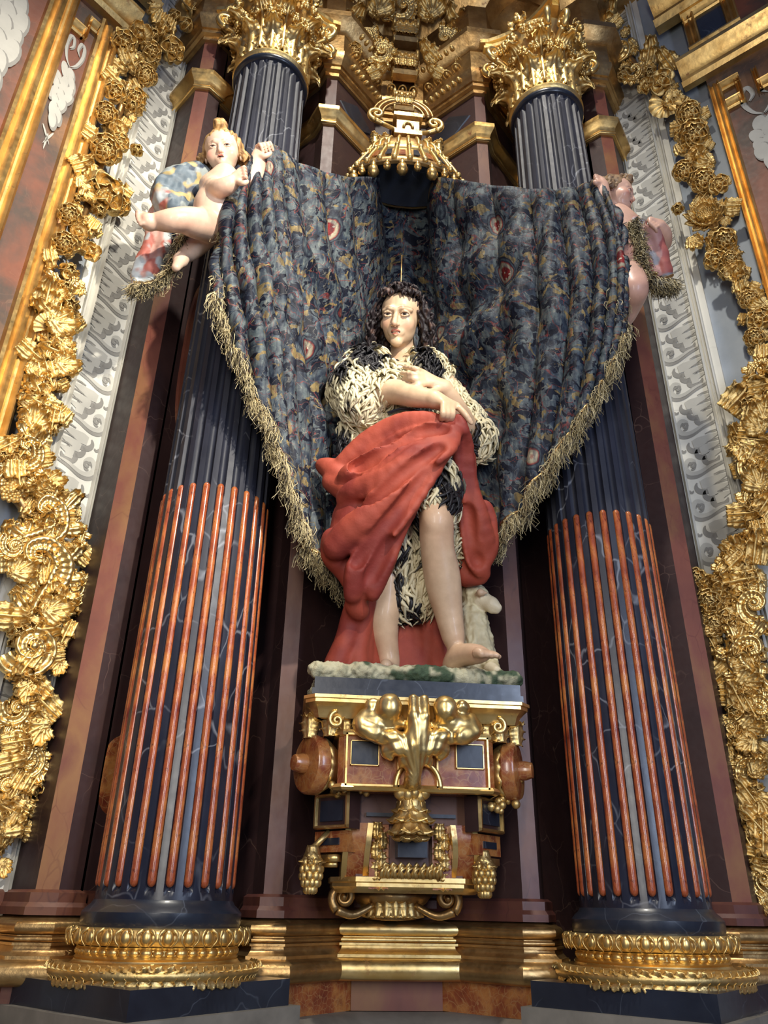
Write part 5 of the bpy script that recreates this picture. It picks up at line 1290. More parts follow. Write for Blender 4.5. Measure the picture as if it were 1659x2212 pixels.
    mbg = MB(); mbg.tube(spline(PS([(1422, 606, -.40), (1436, 602, -.40), (1452, 596, -.39)]), 10), .014, 6, flat=.5); mbg.tube(spline(PS([(1402, 592, -.40), (1410, 590, -.40), (1420, 592, -.40)]), 8), .014, 6, flat=.5); mbg.build('sash_braid', GOLD_OLD, st, smooth=True)
right_cherub()
# ------------------------------------------------------------------ the bracket under the statue
def octo(hw, f, d, back=.30):
    """plan: front of half width hw at depth f, sides cut at 45 degrees by d"""
    return [(-hw-d, back), (-hw-d, f+d), (-hw, f), (hw, f), (hw+d, f+d), (hw+d, back)]
def solid(mb, path, z0, z1): mb.prism(path, z0, z1)
def moulding(mb, path, prof):
    mb.sweep(path, prof)
def pframe(mb, M3, c, w, h, t=.012, d=.014):
    """rectangular frame on a local plane (right, up, normal)"""
    M3 = np.array(M3); c = np.array(c)
    for (x0, x1, y0, y1) in ((-w, w, h-t, h), (-w, w, -h, -h+t), (-w, -w+t, -h, h), (w-t, w, -h, h)):
        V = [c+M3@np.array(p) for p in ((x0, y0, 0), (x1, y0, 0), (x1, y1, 0), (x0, y1, 0), (x0+t*.25, y0+t*.25, d), (x1-t*.25, y0+t*.25, d), (x1-t*.25, y1-t*.25, d), (x0+t*.25, y1-t*.25, d))]
        mb.add(V, [(0, 3, 2, 1), (4, 5, 6, 7), (0, 1, 5, 4), (1, 2, 6, 5), (2, 3, 7, 6), (3, 0, 4, 7)])
def pbox(mb, M3, c, w, h, d):
    M3 = np.array(M3); c = np.array(c); V = [c+M3@np.array(p) for p in ((-w, -h, -.01), (w, -h, -.01), (w, h, -.01), (-w, h, -.01), (-w, -h, d), (w, -h, d), (w, h, d), (-w, h, d))]
    mb.add(V, [(0, 3, 2, 1), (4, 5, 6, 7), (0, 1, 5, 4), (1, 2, 6, 5), (2, 3, 7, 6), (3, 0, 4, 7)])
LEAFS = leaf_mesh('acanthus_leaf_small', GOLD, L=.12, W=.085, curl=2.0, lobes=4, nu=18, nv=11, ruffle=.008, cup=.3)
def build_bracket():
    bk = thing('statue_bracket', 'gilded bracket with red jasper panels and carved leaf mask carrying the saint', 'bracket', (0, .3, 1.60))
    FR = frame((0, -1, 0)); FL = frame((-q, -q, 0)); FRt = frame((q, -q, 0))
    def B(nm, mb, mat, **kw): return mb.build(nm, mat, bk, **kw)
    # cornice under the board
    pth = octo(.372, -.165, .012)
    mb = MB(); mb.sweep(pth, [(-.10, 2.225), (.0, 2.225), (.006, 2.235), (.012, 2.25), (.030, 2.268), (.040, 2.276), (.040, 2.288), (.048, 2.290), (.048, 2.302), (-.10, 2.302)]); B('cornice', mb, GOLD_SMOOTH, auto=30)
    mb = MB(); mb.prism(octo(.33, -.12, .04), 2.17, 2.23); B('cornice_core', mb, WALLDARK)
    # panelled box
    mb = MB(); mb.prism(octo(.272, -.145, .02), 1.985, 2.178); box = B('panel_box', mb, ORANGE)
    mb = MB(); mb.sweep(octo(.272, -.145, .02), [(0, 2.165), (.014, 2.168), (.018, 2.178), (.014, 2.188), (0, 2.19)]); mb.sweep(octo(.272, -.145, .02), [(0, 1.972), (.012, 1.975), (.020, 1.984), (.012, 1.996), (0, 2.0)]); B('box_moulding', mb, GOLD_SMOOTH, auto=30)
    for sx in (-1, 1):
        cx = sx*.168; c = (cx, -.146, 2.082)
        mb = MB(); pframe(mb, FR, c, .102, .096, .013, .016); mb.build('panel_frame', GOLD_SMOOTH, box)
        mb = MB(); pbox(mb, FR, (cx+sx*.028, -.148, 2.105), .048, .040, .006); i_ = mb.build('dark_inset', BLACK_PLAIN, box)
        mb = MB(); pframe(mb, FR, (cx+sx*.028, -.148, 2.105), .054, .046, .006, .010); mb.build('inset_frame', GOLD_SMOOTH, box)
        # quarter arch at the inner lower corner
        mb = MB(); mb.tube([(sx*(.028+.055*math.cos(a)), -.160, 1.985+.085*math.sin(a)) for a in np.linspace(0, math.pi*.5, 12)], .010, 6); mb.build('arch_moulding', GOLD_SMOOTH, box, smooth=True)
        # drum and shell at the side
        ax = unit((sx*.88, -.45, 0)); Mx = frame(ax); dc = np.array((sx*.385, -.045, 2.075))
        mb = MB(); n_ = 28
        prof = [(.0, .030), (.06, .032), (.100, .026), (.108, .014), (.108, -.020), (.100, -.028), (.0, -.03)]
        V = []; 
        for j in range(n_):
            a = 2*math.pi*j/n_
            for r_, h_ in prof: V.append(dc+Mx@np.array((r_*math.cos(a), r_*math.sin(a), h_)))
        k = len(prof); mb.add(V, [(j*k+i, ((j+1) % n_)*k+i, ((j+1) % n_)*k+i+1, j*k+i+1) for j in range(n_) for i in range(k-1)])
        dr = B('drum', mb, ORANGE, auto=40)
        mb = MB(); kc = dc+ax*.050
        V = []
        for j in range(16):
            a = 2*math.pi*j/16
            for r_, h_ in ((0, .03), (.028, .028), (.036, .0), (.036, -.03)): V.append(kc+Mx@np.array((r_*math.cos(a), r_*math.sin(a), h_)))
        mb.add(V, [(j*4+i, ((j+1) % 16)*4+i, ((j+1) % 16)*4+i+1, j*4+i+1) for j in range(16) for i in range(3)]); mb.build('drum_knob', ORANGE, dr, auto=40)
        mb = MB(); V = []; n_ = 40
        for j in range(n_+1):
            a = -.5*math.pi+2*math.pi*j/n_
            for i, (r_, h_) in enumerate(((.045, -.115), (.060, -.095), (.080, -.07), (.096, -.045), (.103, -.028))):
                rr = r_*(1+.07*math.cos(a*12)*(i/4)); V.append(dc+Mx@np.array((rr*math.cos(a), rr*math.sin(a), h_+.006*math.cos(a*12)*(i/4))))
        mb.add(V, [(j*5+i, (j+1)*5+i, (j+1)*5+i+1, j*5+i+1) for j in range(n_) for i in range(4)])
        sh = mb.build('fluted_shell', GOLD, dr, smooth=True); sh.modifiers.new('thick', 'SOLIDIFY').thickness = .006
        # leaf corbel below the cornice
        for (dx, dy, rt, sc) in ((.33, -.135, 0, .95), (.405, -.085, .5, .95), (.275, -.145, -.3, .7)):
            o = link('corbel_leaf', LEAFS, bk); M_ = frame((sx*.35, -1, 0)); M_ = np.stack([M_[:, 0], -M_[:, 2], M_[:, 1]], 1)
            place(o, np.array((sx*dx, dy, 2.165))-wpos(bk), M_, sc)
        mb = MB(); sp = spiral_pts(.034, .006, 1.6, 30, R_(90)); mb.tube([(sx*(.305+x*sx*-1*sx), -.175, 2.215+z) for x, z in sp], np.linspace(.010, .005, 30), 6); B('corbel_curl', mb, GOLD_SMOOTH, smooth=True)
        # second tier: small framed boxes set at 45 degrees
        Ms = FL if sx < 0 else FRt
        c2 = np.array((sx*.30, -.005, 1.918)); mb = MB(); pbox(mb, Ms, c2-Ms[:, 2]*.05, .085, .062, .05); b2 = B('framed_box', mb, WALLDARK)
        mb = MB(); pframe(mb, Ms, c2, .085, .062, .014, .012); mb.build('box_frame', GOLD_SMOOTH, b2); mb = MB(); pbox(mb, Ms, c2, .055, .036, .006); mb.build('dark_inset', BLACK_PLAIN, b2)
        c3 = np.array((sx*.30, .03, 1.815)); mb = MB(); pbox(mb, Ms, c3-Ms[:, 2]*.05, .080, .036, .05); b3 = B('jasper_block', mb, ORANGE); mb = MB(); pbox(mb, Ms, c3, .045, .012, .005); mb.build('dark_inset', BLACK_PLAIN, b3)
        mb = MB(); pbox(mb, Ms, c3+np.array((0, .03, -.055)), .05, .012, .02); mb.tube([c3+np.array((sx*-.03, .02, -.075)), c3+np.array((sx*.03, .045, -.075))], .011, 8); B('gilt_roll', mb, GOLD_SMOOTH, auto=40)
        # scroll console: red face between gilt edges
        cons = [(sx*.195, .00, 1.88), (sx*.20, -.005, 1.83), (sx*.205, .015, 1.77), (sx*.205, .06, 1.71), (sx*.20, .11, 1.665)]
        sp3 = spline(cons, 16)
        for dx, wd, mt, nm in ((0, .036, ORANGE, 'console_face'), (.040, .010, GOLD_SMOOTH, 'console_edge'), (-.040, .010, GOLD_SMOOTH, 'console_edge')):
            mb = MB(); G = []
            for p in sp3:
                G.append([(p[0]+dx-wd, p[1]+.10, p[2]), (p[0]+dx-wd, p[1]-(.006 if mt is not ORANGE else 0), p[2]), (p[0]+dx+wd, p[1]-(.006 if mt is not ORANGE else 0), p[2]), (p[0]+dx+wd, p[1]+.10, p[2])])
            mb.grid(np.array(G)); B(nm, mb, mt, auto=50)
        # leaf drop on the console beside it
        for i in range(6):
            o = link('leaf_drop', LEAFS, bk); M_ = frame((0, -1, -.2)); M_ = np.stack([M_[:, 0], -M_[:, 2], M_[:, 1]], 1); M_[:, 0] *= -1; M_[:, 2] *= -1
            place(o, np.array((sx*.118+(.008 if i % 2 else -.008), .012+.004*i, 1.885-.034*i))-wpos(bk), M_, (.62+.03*i, .75, .62))
        mb = MB(); mb.prism([(sx*.118-.036, .035), (sx*.118+.036, .035), (sx*.118+.036, .2), (sx*.118-.036, .2)], 1.66, 1.90); B('console_back', mb, ORANGE)
        # pine-cone drop
        pc = P(672, 1885, .02) if sx < 0 else P(1046, 1895, .02)
        mb = MB(); rg = random.Random(5)
        for ring in range(6):
            r_ = .034*math.sin(math.pi*(ring+1.2)/7.2); m = 9
            for j in range(m):
                a = 2*math.pi*(j+.5*(ring % 2))/m; mb.sphere(pc+np.array((r_*math.cos(a), r_*math.sin(a), .055-ring*.022)), (.014, .014, .016), 7, 5)
        for j in range(7):
            a = 2*math.pi*j/7; V, F_ = acanthus(.07, .04, .8, 2, 9, 5, .004, .004, .3); V = V*np.array((1, 1, -1)); M_ = frame((math.cos(a), math.sin(a), .3)); M_ = np.stack([M_[:, 0], -M_[:, 2], M_[:, 1]], 1); mb.add(V@M_.T+pc+np.array((.018*math.cos(a), .018*math.sin(a), .09)), F_)
        mb.tube([pc+np.array((0, 0, .08)), pc+np.array((-sx*.06, .02, .14))], .012, 6); B('pinecone', mb, GOLD, smooth=True)
        # grapes under the drum
        mb = MB()
        for k in range(30 if sx > 0 else 12):
            t = rg.random(); p = (P(1112, 1690, -.05)*(1-t)+P(1070, 1745, -.02)*t) if sx > 0 else (P(720, 1705, -.05)*(1-t)+P(790, 1712, -.05)*t)
            mb.sphere(p+np.array([rg.gauss(0, .018) for _ in range(3)]), rg.uniform(.010, .019), 8, 6)
        B('grape_swag', mb, GOLD, smooth=True)
    # middle tier and lower core
    mb = MB(); mb.prism(octo(.215, .03, .06), 1.88, 1.985); mb.prism(octo(.20, .06, .05), 1.70, 1.88); B('core', mb, WALLRED)
    for x0 in (-.17, .06): mb = MB(); mb.box((x0, .012, 1.905), (x0+.11, .04, 1.918)); B('dark_strip', mb, BLACK_PLAIN)
    mb = MB(); mb.box((-.055, -.02, 1.765), (.055, .10, 1.845)); mb.box((-.062, -.028, 1.845), (.062, .10, 1.868)); B('centre_block', mb, BLACK_PLAIN)
    mb = MB(); mb.sweep(octo(.19, .055, .07), [(-.03, 1.648), (.0, 1.648), (.01, 1.655), (.022, 1.668), (.022, 1.68), (.03, 1.684), (.03, 1.70), (-.03, 1.70)]); B('lower_moulding', mb, GOLD_SMOOTH, auto=30)
    mb = MB(); rg = random.Random(9)
    for k in range(26):
        x = -.11+.22*k/25; mb.tube(spline([(x, .02, 1.70), (x+.012*math.sin(k*2.), .0, 1.72+.012*(k % 3)), (x+.016, .01, 1.735)], 6), [.008, .010, .007, .006, .004, .003], 6)
    B('lace_crest', mb, GOLD, smooth=True)
    # bottom cup of leaves on the gilt round of the wall base
    mb = MB(); mb.lathe([(.03, 1.555), (.10, 1.56), (.085, 1.575), (.10, 1.59), (.14, 1.62), (.165, 1.65), (.10, 1.655)], 32, (-.03, .36, 0)); B('cup', mb, GOLD_OLD, smooth=True)
    for k in range(11):
        a = R_(180+18*k); o = link('cup_leaf', LEAFS, bk); M_ = frame((math.cos(a), math.sin(a), .1)); M_ = np.stack([M_[:, 0], -M_[:, 2], M_[:, 1]], 1)
        place(o, np.array((-.03+.12*math.cos(a), .34+.12*math.sin(a), 1.568))-wpos(bk), M_, (1.3, 1.3, 1.2))
    for sx in (-1, 1):
        mb = MB(); sp = spiral_pts(.052, .010, 1.7, 36, R_(-60)); mb.tube([(-.03+sx*(.20+x), .22, 1.635+z) for x, z in sp], np.linspace(.019, .008, 36), 8, up=(0, 1, 0)); mb.sphere((-.03+sx*.20, .205, 1.635), .014, 8, 6)
        mb.tube(spline([(-.03+sx*.226, .22, 1.59), (-.03+sx*.16, .24, 1.575), (-.03+sx*.08, .26, 1.61)], 12), np.linspace(.018, .012, 12), 8); B('cup_volute', mb, GOLD_OLD, smooth=True)
    # the leaf mask in the middle, carved in one piece
    s = SDF((-.30, -.42, 1.93), (.30, -.05, 2.34), .0045)
    Q = lambda px, py, w_: P(px, py, w_)
    for sx, e in ((-1, ((842, 1527), (800, 1548), (782, 1570), (818, 1600), (838, 1622))), (1, ((962, 1532), (1004, 1555), (1022, 1578), (980, 1604), (958, 1628)))):
        s.ell(Q(*e[0], -.245), (.046, .038, .050), k=.012, g=1)
        s.ell(Q((e[0][0]*.45+e[1][0]*.55)+sx*14, e[0][1]-4, -.215), (.03, .025, .026), k=.012)
        s.ell(Q(e[1][0]-sx*24, e[1][1]+12, -.205), (.090, .045, .045), frame((0, -1, 0), roll=0)@np.eye(3)[:, [0, 2, 1]], k=.02)
        s.chain([Q(e[2][0]-sx*4, e[2][1]-24, -.20), Q(e[2][0], e[2][1], -.21), Q(e[2][0]+sx*-30, e[2][1]+14, -.225)], [.022, .028, .03], k=.015, n=8)
        s.chain([Q(897+sx*26, 1600, -.235), Q(897+sx*56, 1592, -.225), Q(897+sx*84, 1597, -.205)], [.022, .026, .014], k=.012, n=8)
        s.chain([Q(897+sx*16, 1622, -.23), Q(897+sx*40, 1614, -.225), Q(897+sx*62, 1622, -.20), Q(897+sx*52, 1636, -.20)], [.020, .026, .020, .012], k=.012, n=10)
        s.chain([Q(897+sx*10, 1640, -.215), Q(897+sx*24, 1640, -.20), Q(897+sx*30, 1652, -.19)], [.018, .018, .010], k=.012, n=8)
        s.ell(Q(e[0][0]+sx*16, e[0][1]+24, -.275), (.022, .02, .010), k=.008, op='cut', g=-1)
    s.chain([Q(893, 1512, -.235), Q(893, 1545, -.25), Q(895, 1566, -.245)], [.020, .022, .016], k=.01); s.chain([Q(915, 1512, -.235), Q(916, 1545, -.25), Q(914, 1566, -.245)], [.020, .022, .016], k=.01)
    s.ell(Q(905, 1566, -.275), (.012, .02, .014), k=.008, op='cut', g=-1)
    s.chain([Q(903, 1570, -.225), Q(898, 1610, -.225), Q(895, 1650, -.205), Q(892, 1690, -.185)], [.045, .035, .024, .022], k=.02, n=10)
    def one(V, N, g): return np.ones((len(V), 3))
    sdf_part('leaf_mask', s, GOLD_SMOOTH, bk, one, 1, lambda V, N, g: np.where(g == 1, 0., .0012*np.cos(np.arctan2(V[:, 2]-1.98, np.abs(V[:, 0]))*34))+.0015*vnoise(V*50, 2))
    # drop of fruit and petals below the mask
    mb = MB(); fc = P(888, 1752, -.10); rg = random.Random(12)
    for k in range(9):
        a = 2*math.pi*k/9; mb.sphere(fc+np.array((.034*math.cos(a), -.01+.034*math.sin(a), .055+.008*math.sin(3*a))), (.022, .022, .026), 8, 6)
    for ring, (rr, zz, m, sc) in enumerate(((.040, .045, 8, .10), (.058, .02, 9, .11), (.062, -.02, 9, .11), (.042, -.055, 7, .09))):
        for j in range(m):
            a = 2*math.pi*(j+.5*(ring % 2))/m; V, F_ = acanthus(sc*.95, sc*1.0, .9, 1, 10, 9, .005, .003, .5); V = V*np.array((1, 1, -1)); M_ = frame((math.cos(a), math.sin(a), .25)); M_ = np.stack([M_[:, 0], -M_[:, 2], M_[:, 1]], 1); mb.add(V@M_.T+fc+np.array((rr*.7*math.cos(a), rr*.7*math.sin(a), zz+.03)), F_)
    mb.sphere(fc+np.array((0, 0, -.02)), (.06, .06, .075), 12, 8)
    for (x, y) in ((865, 1712), (915, 1712), (890, 1700)): mb.sphere(P(x, y, -.13), .026, 10, 7)
    mb.tube([P(892, 1675, -.17), P(890, 1700, -.15)], [.03, .035], 10); B('fruit_drop', mb, GOLD, smooth=True)
build_bracket()

# ------------------------------------------------------------------ the little gilded canopy
def build_canopy():
    cn = thing('gilded_canopy', 'small gilded crown canopy hung with tassels above the cloth', 'canopy', (-.01, .14, 5.48))
    cx, cy = -.012, .13
    def ell_lathe(prof, n=48, a0=0, a1=2*math.pi, rf=None):
        mb = MB(); mb.lathe(prof, n, (0, 0, 0), a0, a1, rf); V = mb.v[0]; V[:, 0] *= .335; V[:, 1] *= .17; V += np.array((cx, cy, 0)); return mb
    scal = lambda r, z, a, i: r*(1+.012*abs(math.sin(a*8)))
    ell_lathe([(.90, 5.47), (1.0, 5.475), (1.04, 5.49), (1.04, 5.505), (1.0, 5.515), (.97, 5.52), (.90, 5.58), (.80, 5.625), (.77, 5.635)], 64, rf=scal).build('crown_ring', GOLD_OLD, cn, auto=40)
    ell_lathe([(.77, 5.63), (.80, 5.64), (.82, 5.655), (.80, 5.67), (.76, 5.675), (.70, 5.68)], 48).build('crown_band', GOLD_SMOOTH, cn, auto=40)
    ell_lathe([(.70, 5.675), (.69, 5.72), (.62, 5.765), (.5, 5.80), (.42, 5.81), (.0, 5.82)], 48).build('crown_dome', GOLD_OLD, cn, smooth=True)
    ell_lathe([(.9, 5.472), (.5, 5.50), (.0, 5.51)], 48).build('canopy_soffit', BLACK_PLAIN, cn, smooth=True)
    # ribs and red panels on the slope
    for k in range(13):
        a = R_(180+15*k)
        f = lambda r, z: np.array((cx+.335*r*math.cos(a), cy+.17*r*math.sin(a), z))
        mb = MB(); mb.tube(spline([f(1.03, 5.51), f(.95, 5.565), f(.83, 5.635), f(.80, 5.665), f(.72, 5.69), f(.70, 5.735), f(.60, 5.78)], 16), .012, 6); mb.sphere(f(1.05, 5.50), .019, 8, 6); mb.sphere(f(.83, 5.655), .016, 8, 6); mb.build('crown_rib', GOLD, cn, smooth=True)
        if k < 12:
            a2 = a+R_(7.5); g = lambda r, z, da=0.: np.array((cx+.335*r*math.cos(a2+da), cy+.17*r*math.sin(a2+da), z))
            mb = MB(); V = [g(.99, 5.535, -.06), g(.99, 5.535, .06), g(.89, 5.60, .05), g(.89, 5.60, -.05)]; mb.add(V, [(0, 1, 2, 3)]); o = mb.build('enamel_panel', ORANGE if k % 2 else BLACK_PLAIN, cn); o.modifiers.new('t', 'SOLIDIFY').thickness = .004
            # hanging lappet and tassel
            e = g(1.03, 5.485); big = k % 2 == 1
            sz = 1.0 if big else .68
            mb = MB(); mb.tube([e, e+np.array((0, 0, -.025*sz))], .008*sz, 6)
            pr = [(.004, .0), (.013, -.004), (.017, -.012), (.012, -.022), (.017, -.028), (.026, -.045), (.029, -.062), (.026, -.08), (.016, -.092), (.0, -.096)]
            mb.lathe([(r*sz*1.15, z*sz*1.1-.02*sz) for r, z in pr], 14, tuple(e), rf=lambda r, z, aa, i: r*(1+.09*math.cos(aa*7))); mb.build('tassel', GOLD_MOULD, cn, smooth=True)
    # finial block with side scrolls
    mb = MB()
    for (hw, y0, z0, z1) in ((.085, .02, 5.80, 5.84), (.07, .035, 5.84, 5.96), (.09, .015, 5.96, 5.99), (.065, .04, 5.99, 6.03)): mb.prism([(cx-hw, y0), (cx+hw, y0), (cx+hw, .30), (cx-hw, .30)], z0, z1)
    mb.build('finial_block', GOLD_OLD, cn)
    mb = MB(); mb.tube([(cx+.028*math.cos(a), .03, 5.87+.045*math.sin(a)) for a in np.linspace(0, math.pi, 10)], .009, 6); mb.build('finial_arch', GOLD, cn, smooth=True)
    for sx in (-1, 1):
        mb = MB(); ctr = P(815, 246, .10) if sx < 0 else P(938, 268, .10); sp = spiral_pts(.062, .012, 1.5, 34, R_(250 if sx > 0 else 290))
        mb.tube([ctr+np.array((x if sx > 0 else x, 0, z)) for x, z in ([(sx*a_, b_) for a_, b_ in spiral_pts(.062, .012, 1.5, 34, R_(-80))])], np.linspace(.017, .008, 34), 8, up=(0, 1, 0))
        e0 = ctr+np.array((sx*.011, 0, -.061)); mb.tube(spline([e0, e0+np.array((-sx*.06, .01, -.02)), np.array((cx+sx*.07, .05, 5.86))], 10), np.linspace(.017, .012, 10), 8); mb.build('side_scroll', GOLD, cn, smooth=True)
        for k in range(4):
            o = link('crest_leaf', LEAFS, cn); M_ = frame((sx*.4, -1, 0)); M_ = np.stack([M_[:, 0], -M_[:, 2], M_[:, 1]], 1)
            place(o, np.array((cx+sx*(.10+.035*k), .08, 5.74+.03*(k % 2)))-wpos(cn), M_, .75)
build_canopy()

# consoles and arch on the architrave above the canopy
def console(nm, label, px, py, w_, sz, par=None):
    c = P(px, py, w_); mb = MB()
    t = thing(nm, label, 'ornament', tuple(c))
    sp = [(.0, 0, .10), (-.02, 0, .06), (-.01, 0, 0), (.01, 0, -.05), (-.005, 0, -.09)]
    G = []
    for (y, z, hw) in ((.02, .10, .07), (-.03, .10, .075), (-.055, .07, .075), (-.05, .03, .065), (-.025, -.02, .06), (-.02, -.06, .065), (-.035, -.09, .075), (-.02, -.115, .075), (.03, -.115, .07)):
        G.append([(c[0]-hw*sz, c[1]+.1*sz, c[2]+z*sz), (c[0]-hw*sz, c[1]+y*sz, c[2]+z*sz), (c[0]+hw*sz, c[1]+y*sz, c[2]+z*sz), (c[0]+hw*sz, c[1]+.1*sz, c[2]+z*sz)])
    mb.grid(np.array(G)); mb.build('console_body', GOLD_OLD, t, auto=50)
    for sx in (-1, 1):
        mb = MB(); mb.tube([(c[0]+sx*.078*sz, c[1]+(x-.02)*sz, c[2]+(z+.065)*sz) for x, z in spiral_pts(.05, .012, 1.5, 24)], np.linspace(.016, .008, 24)*sz, 6); mb.build('upper_scroll', GOLD, t, smooth=True); mb = MB(); mb.tube([(c[0]+sx*.075*sz, c[1]+(x-.0)*sz, c[2]+(z-.085)*sz) for x, z in spiral_pts(.035, .01, 1.5, 24)], np.linspace(.013, .007, 24)*sz, 6); mb.build('lower_scroll', GOLD, t, smooth=True)
    for k in range(3):
        o = link('console_leaf', LEAFS, t); M_ = frame((0, -1, 0)); M_ = np.stack([M_[:, 0], -M_[:, 2], M_[:, 1]], 1); place(o, ((k-1)*.045*sz, -.045*sz, -.06*sz), M_, sz*.9)
    return t
console('scroll_console', 'gilt scroll console just above the small canopy', 872, 222, .30, .85)
console('scroll_console', 'gilt scroll console in the middle of the architrave', 874, 142, .32, 1.1)
console('scroll_console', 'topmost gilt scroll console at the upper edge above the niche', 876, 72, .30, 1.1)
mb = MB()
for r_, rr in ((.17, .016), (.20, .010), (.14, .010)): mb.tube([(-.01+r_*math.cos(a), .30-.02, 6.33+r_*math.sin(a)*.9) for a in np.linspace(0, math.pi, 20)], rr, 8)
struct('trim_25', mb, GOLD_OLD, label='small gilt arch behind the canopy top', smooth=True)
# ------------------------------------------------------------------ gilded flowers and foliage
def flower_mesh(nm, rings, centre, seed=1, mat=GOLD, pet=None):
    rg = random.Random(seed); mb = MB()
    for (n_, L, W_, tilt, curl, ph) in rings:
        for j in range(n_):
            a = 2*math.pi*(j+ph)/n_+rg.uniform(-.08, .08)
            V, F_ = acanthus(L*rg.uniform(.9, 1.08), W_*1.25, curl*.72, 0 if pet is None else pet, 10, 9, .03, .10*L, .28, .2, .010)
            # petal stands along +z facing -y: lay it out radially, facing +n (local z)
            ct, st_ = math.cos(tilt), math.sin(tilt); X = V[:, 0]; Y = -V[:, 1]; Z = V[:, 2]
            rad = Z*ct-Y*st_; hgt = Z*st_+Y*ct; ca, sa = math.cos(a), math.sin(a)
            mb.add(np.stack([rad*ca-X*sa, rad*sa+X*ca, hgt], 1), F_)
    if centre == 'seed':
        mb.sphere((0, 0, .06), (.30, .30, .16), 14, 7)
        for k in range(60):
            a = k*2.39996; r = .27*math.sqrt(k/60); mb.sphere((r*math.cos(a), r*math.sin(a), .07+.15*math.sqrt(max(0, 1-(r/.30)**2))), .034, 5, 4)
    elif centre == 'bud': mb.sphere((0, 0, .12), (.16, .16, .2), 10, 7)
    elif centre == 'berries':
        for k in range(14): a = k*2.4; r = .17*math.sqrt(k/14); mb.sphere((r*math.cos(a), r*math.sin(a), .12+rg.uniform(0, .1)), .07, 7, 5)
    return mb.mesh(nm, mat, smooth=True)
PI2 = math.pi/2
LIB = {}
LIB['sunflower'] = flower_mesh('sunflower', [(15, .62, .22, .30, 1.0, 0), (15, .5, .20, .65, 1.2, .5), (11, .72, .24, .05, .8, .2)], 'seed', 2)
LIB['rose'] = flower_mesh('rose', [(6, .62, .62, .35, 1.7, 0), (6, .50, .5, .75, 1.4, .5), (5, .36, .42, 1.1, 1.0, .2), (4, .25, .3, 1.3, .6, 0)], 'bud', 3)
LIB['poppy'] = flower_mesh('poppy', [(5, .68, .66, .25, 1.9, 0), (5, .48, .5, .75, 1.6, .5)], 'berries', 4)
LIB['lily'] = flower_mesh('lily', [(6, .75, .36, .45, 2.0, 0), (4, .5, .28, .95, 1.5, .3)], 'bud', 5)
LIB['peony'] = flower_mesh('peony', [(9, .60, .42, .30, 2.0, 0), (8, .52, .38, .65, 1.9, .5), (7, .40, .34, .95, 1.7, .2), (5, .30, .28, 1.25, 1.2, .6)], 'berries', 6)
LIB['bud'] = flower_mesh('flower_bud', [(5, .75, .46, 1.15, .9, 0), (5, .55, .40, 1.3, 1.0, .5)], 'bud', 7)
mb = MB()
for j, (a, L) in enumerate(((-1.0, .7), (-.5, .9), (0, 1.05), (.5, .9), (1.0, .7))):
    V, F_ = acanthus(L*1.1, .42, 2.0, 4, 18, 11, .03, .05, .3, .16, .010); ca, sa = math.cos(a), math.sin(a); X, Y, Z = V[:, 0], -V[:, 1]+.04*j, V[:, 2]-.1
    mb.add(np.stack([X*ca+Z*sa, Z*ca-X*sa, Y], 1), F_)
LIB['spray'] = mb.mesh('leaf_spray', GOLD, smooth=True)
mb = MB(); V, F_ = acanthus(1.35, .56, 2.5, 5, 28, 15, .035, .05, .35, .15, .010); mb.add(np.stack([V[:, 0], V[:, 2]-.5, -V[:, 1]], 1), F_)
V, F_ = acanthus(.95, .42, 2.3, 4, 18, 11, .03, .05, .35, .15, .010); mb.add(np.stack([V[:, 0]+.2, V[:, 2]*.9-.5, -V[:, 1]-.03], 1), F_); mb.add(np.stack([V[:, 0]-.2, V[:, 2]*.8-.5, -V[:, 1]-.03], 1), F_)
LIB['leaf'] = mb.mesh('scrolled_leaf', GOLD, smooth=True)
def strap(mb, pts, wid, lift, ribs=True):
    """ribbed strap following a plane path; local z is the relief"""
    p = np.array(pts); m = len(p); T = np.gradient(p, axis=0); T /= np.linalg.norm(T, axis=1)[:, None]+1e-9; Nn = np.stack([-T[:, 1], T[:, 0]], 1)
    wid = np.broadcast_to(wid, (m,)); G = np.zeros((m, 11, 3)); k = np.linspace(-1, 1, 11)
    prof = np.array([0, .75, 1.0, .55, .22, .16, .22, .55, 1.0, .75, 0])
    for i in range(m):
        r = 1+(.9*max(0, math.sin(i*1.25)) if ribs else 0)
        for j in range(11):
            in_ = abs(k[j]) < .55; h = prof[j]*wid[i]*.50*(r if in_ else 1)+lift[i]
            G[i, j, :2] = p[i]+Nn[i]*wid[i]*k[j]; G[i, j, 2] = h
    mb.grid(G)
def scroll_mesh(nm, seed, turns=1.35, leaves=6, mat=GOLD_SMOOTH):
    rg = random.Random(seed); mb = MB(); n_ = 110
    sp = np.array(spiral_pts(.62, .09, turns, n_, R_(-150)))
    strap(mb, sp, np.linspace(.23, .07, n_), np.linspace(.0, .28, n_))
    mb.sphere((0, 0, .28), (.10, .10, .09), 10, 7)
    for j in range(leaves):
        i = int(4+j*(n_*.52)/leaves); c = sp[i]; d = unit(sp[min(i+1, n_-1)]-sp[i-1]); o = unit(c); a = math.atan2(o[1]*.8-d[1]*.6, o[0]*.8-d[0]*.6)-PI2+rg.uniform(-.2, .2)
        V, F_ = acanthus(.70*rg.uniform(.8, 1.15), .36, 2.4, 4, 16, 11, .03, .05, .3, .15, .010); ca, sa = math.cos(a), math.sin(a)
        mb.add(np.stack([V[:, 0]*ca-V[:, 2]*sa+c[0], V[:, 0]*sa+V[:, 2]*ca+c[1], -V[:, 1]+.05], 1), F_)
    return mb.mesh(nm, mat, smooth=True)
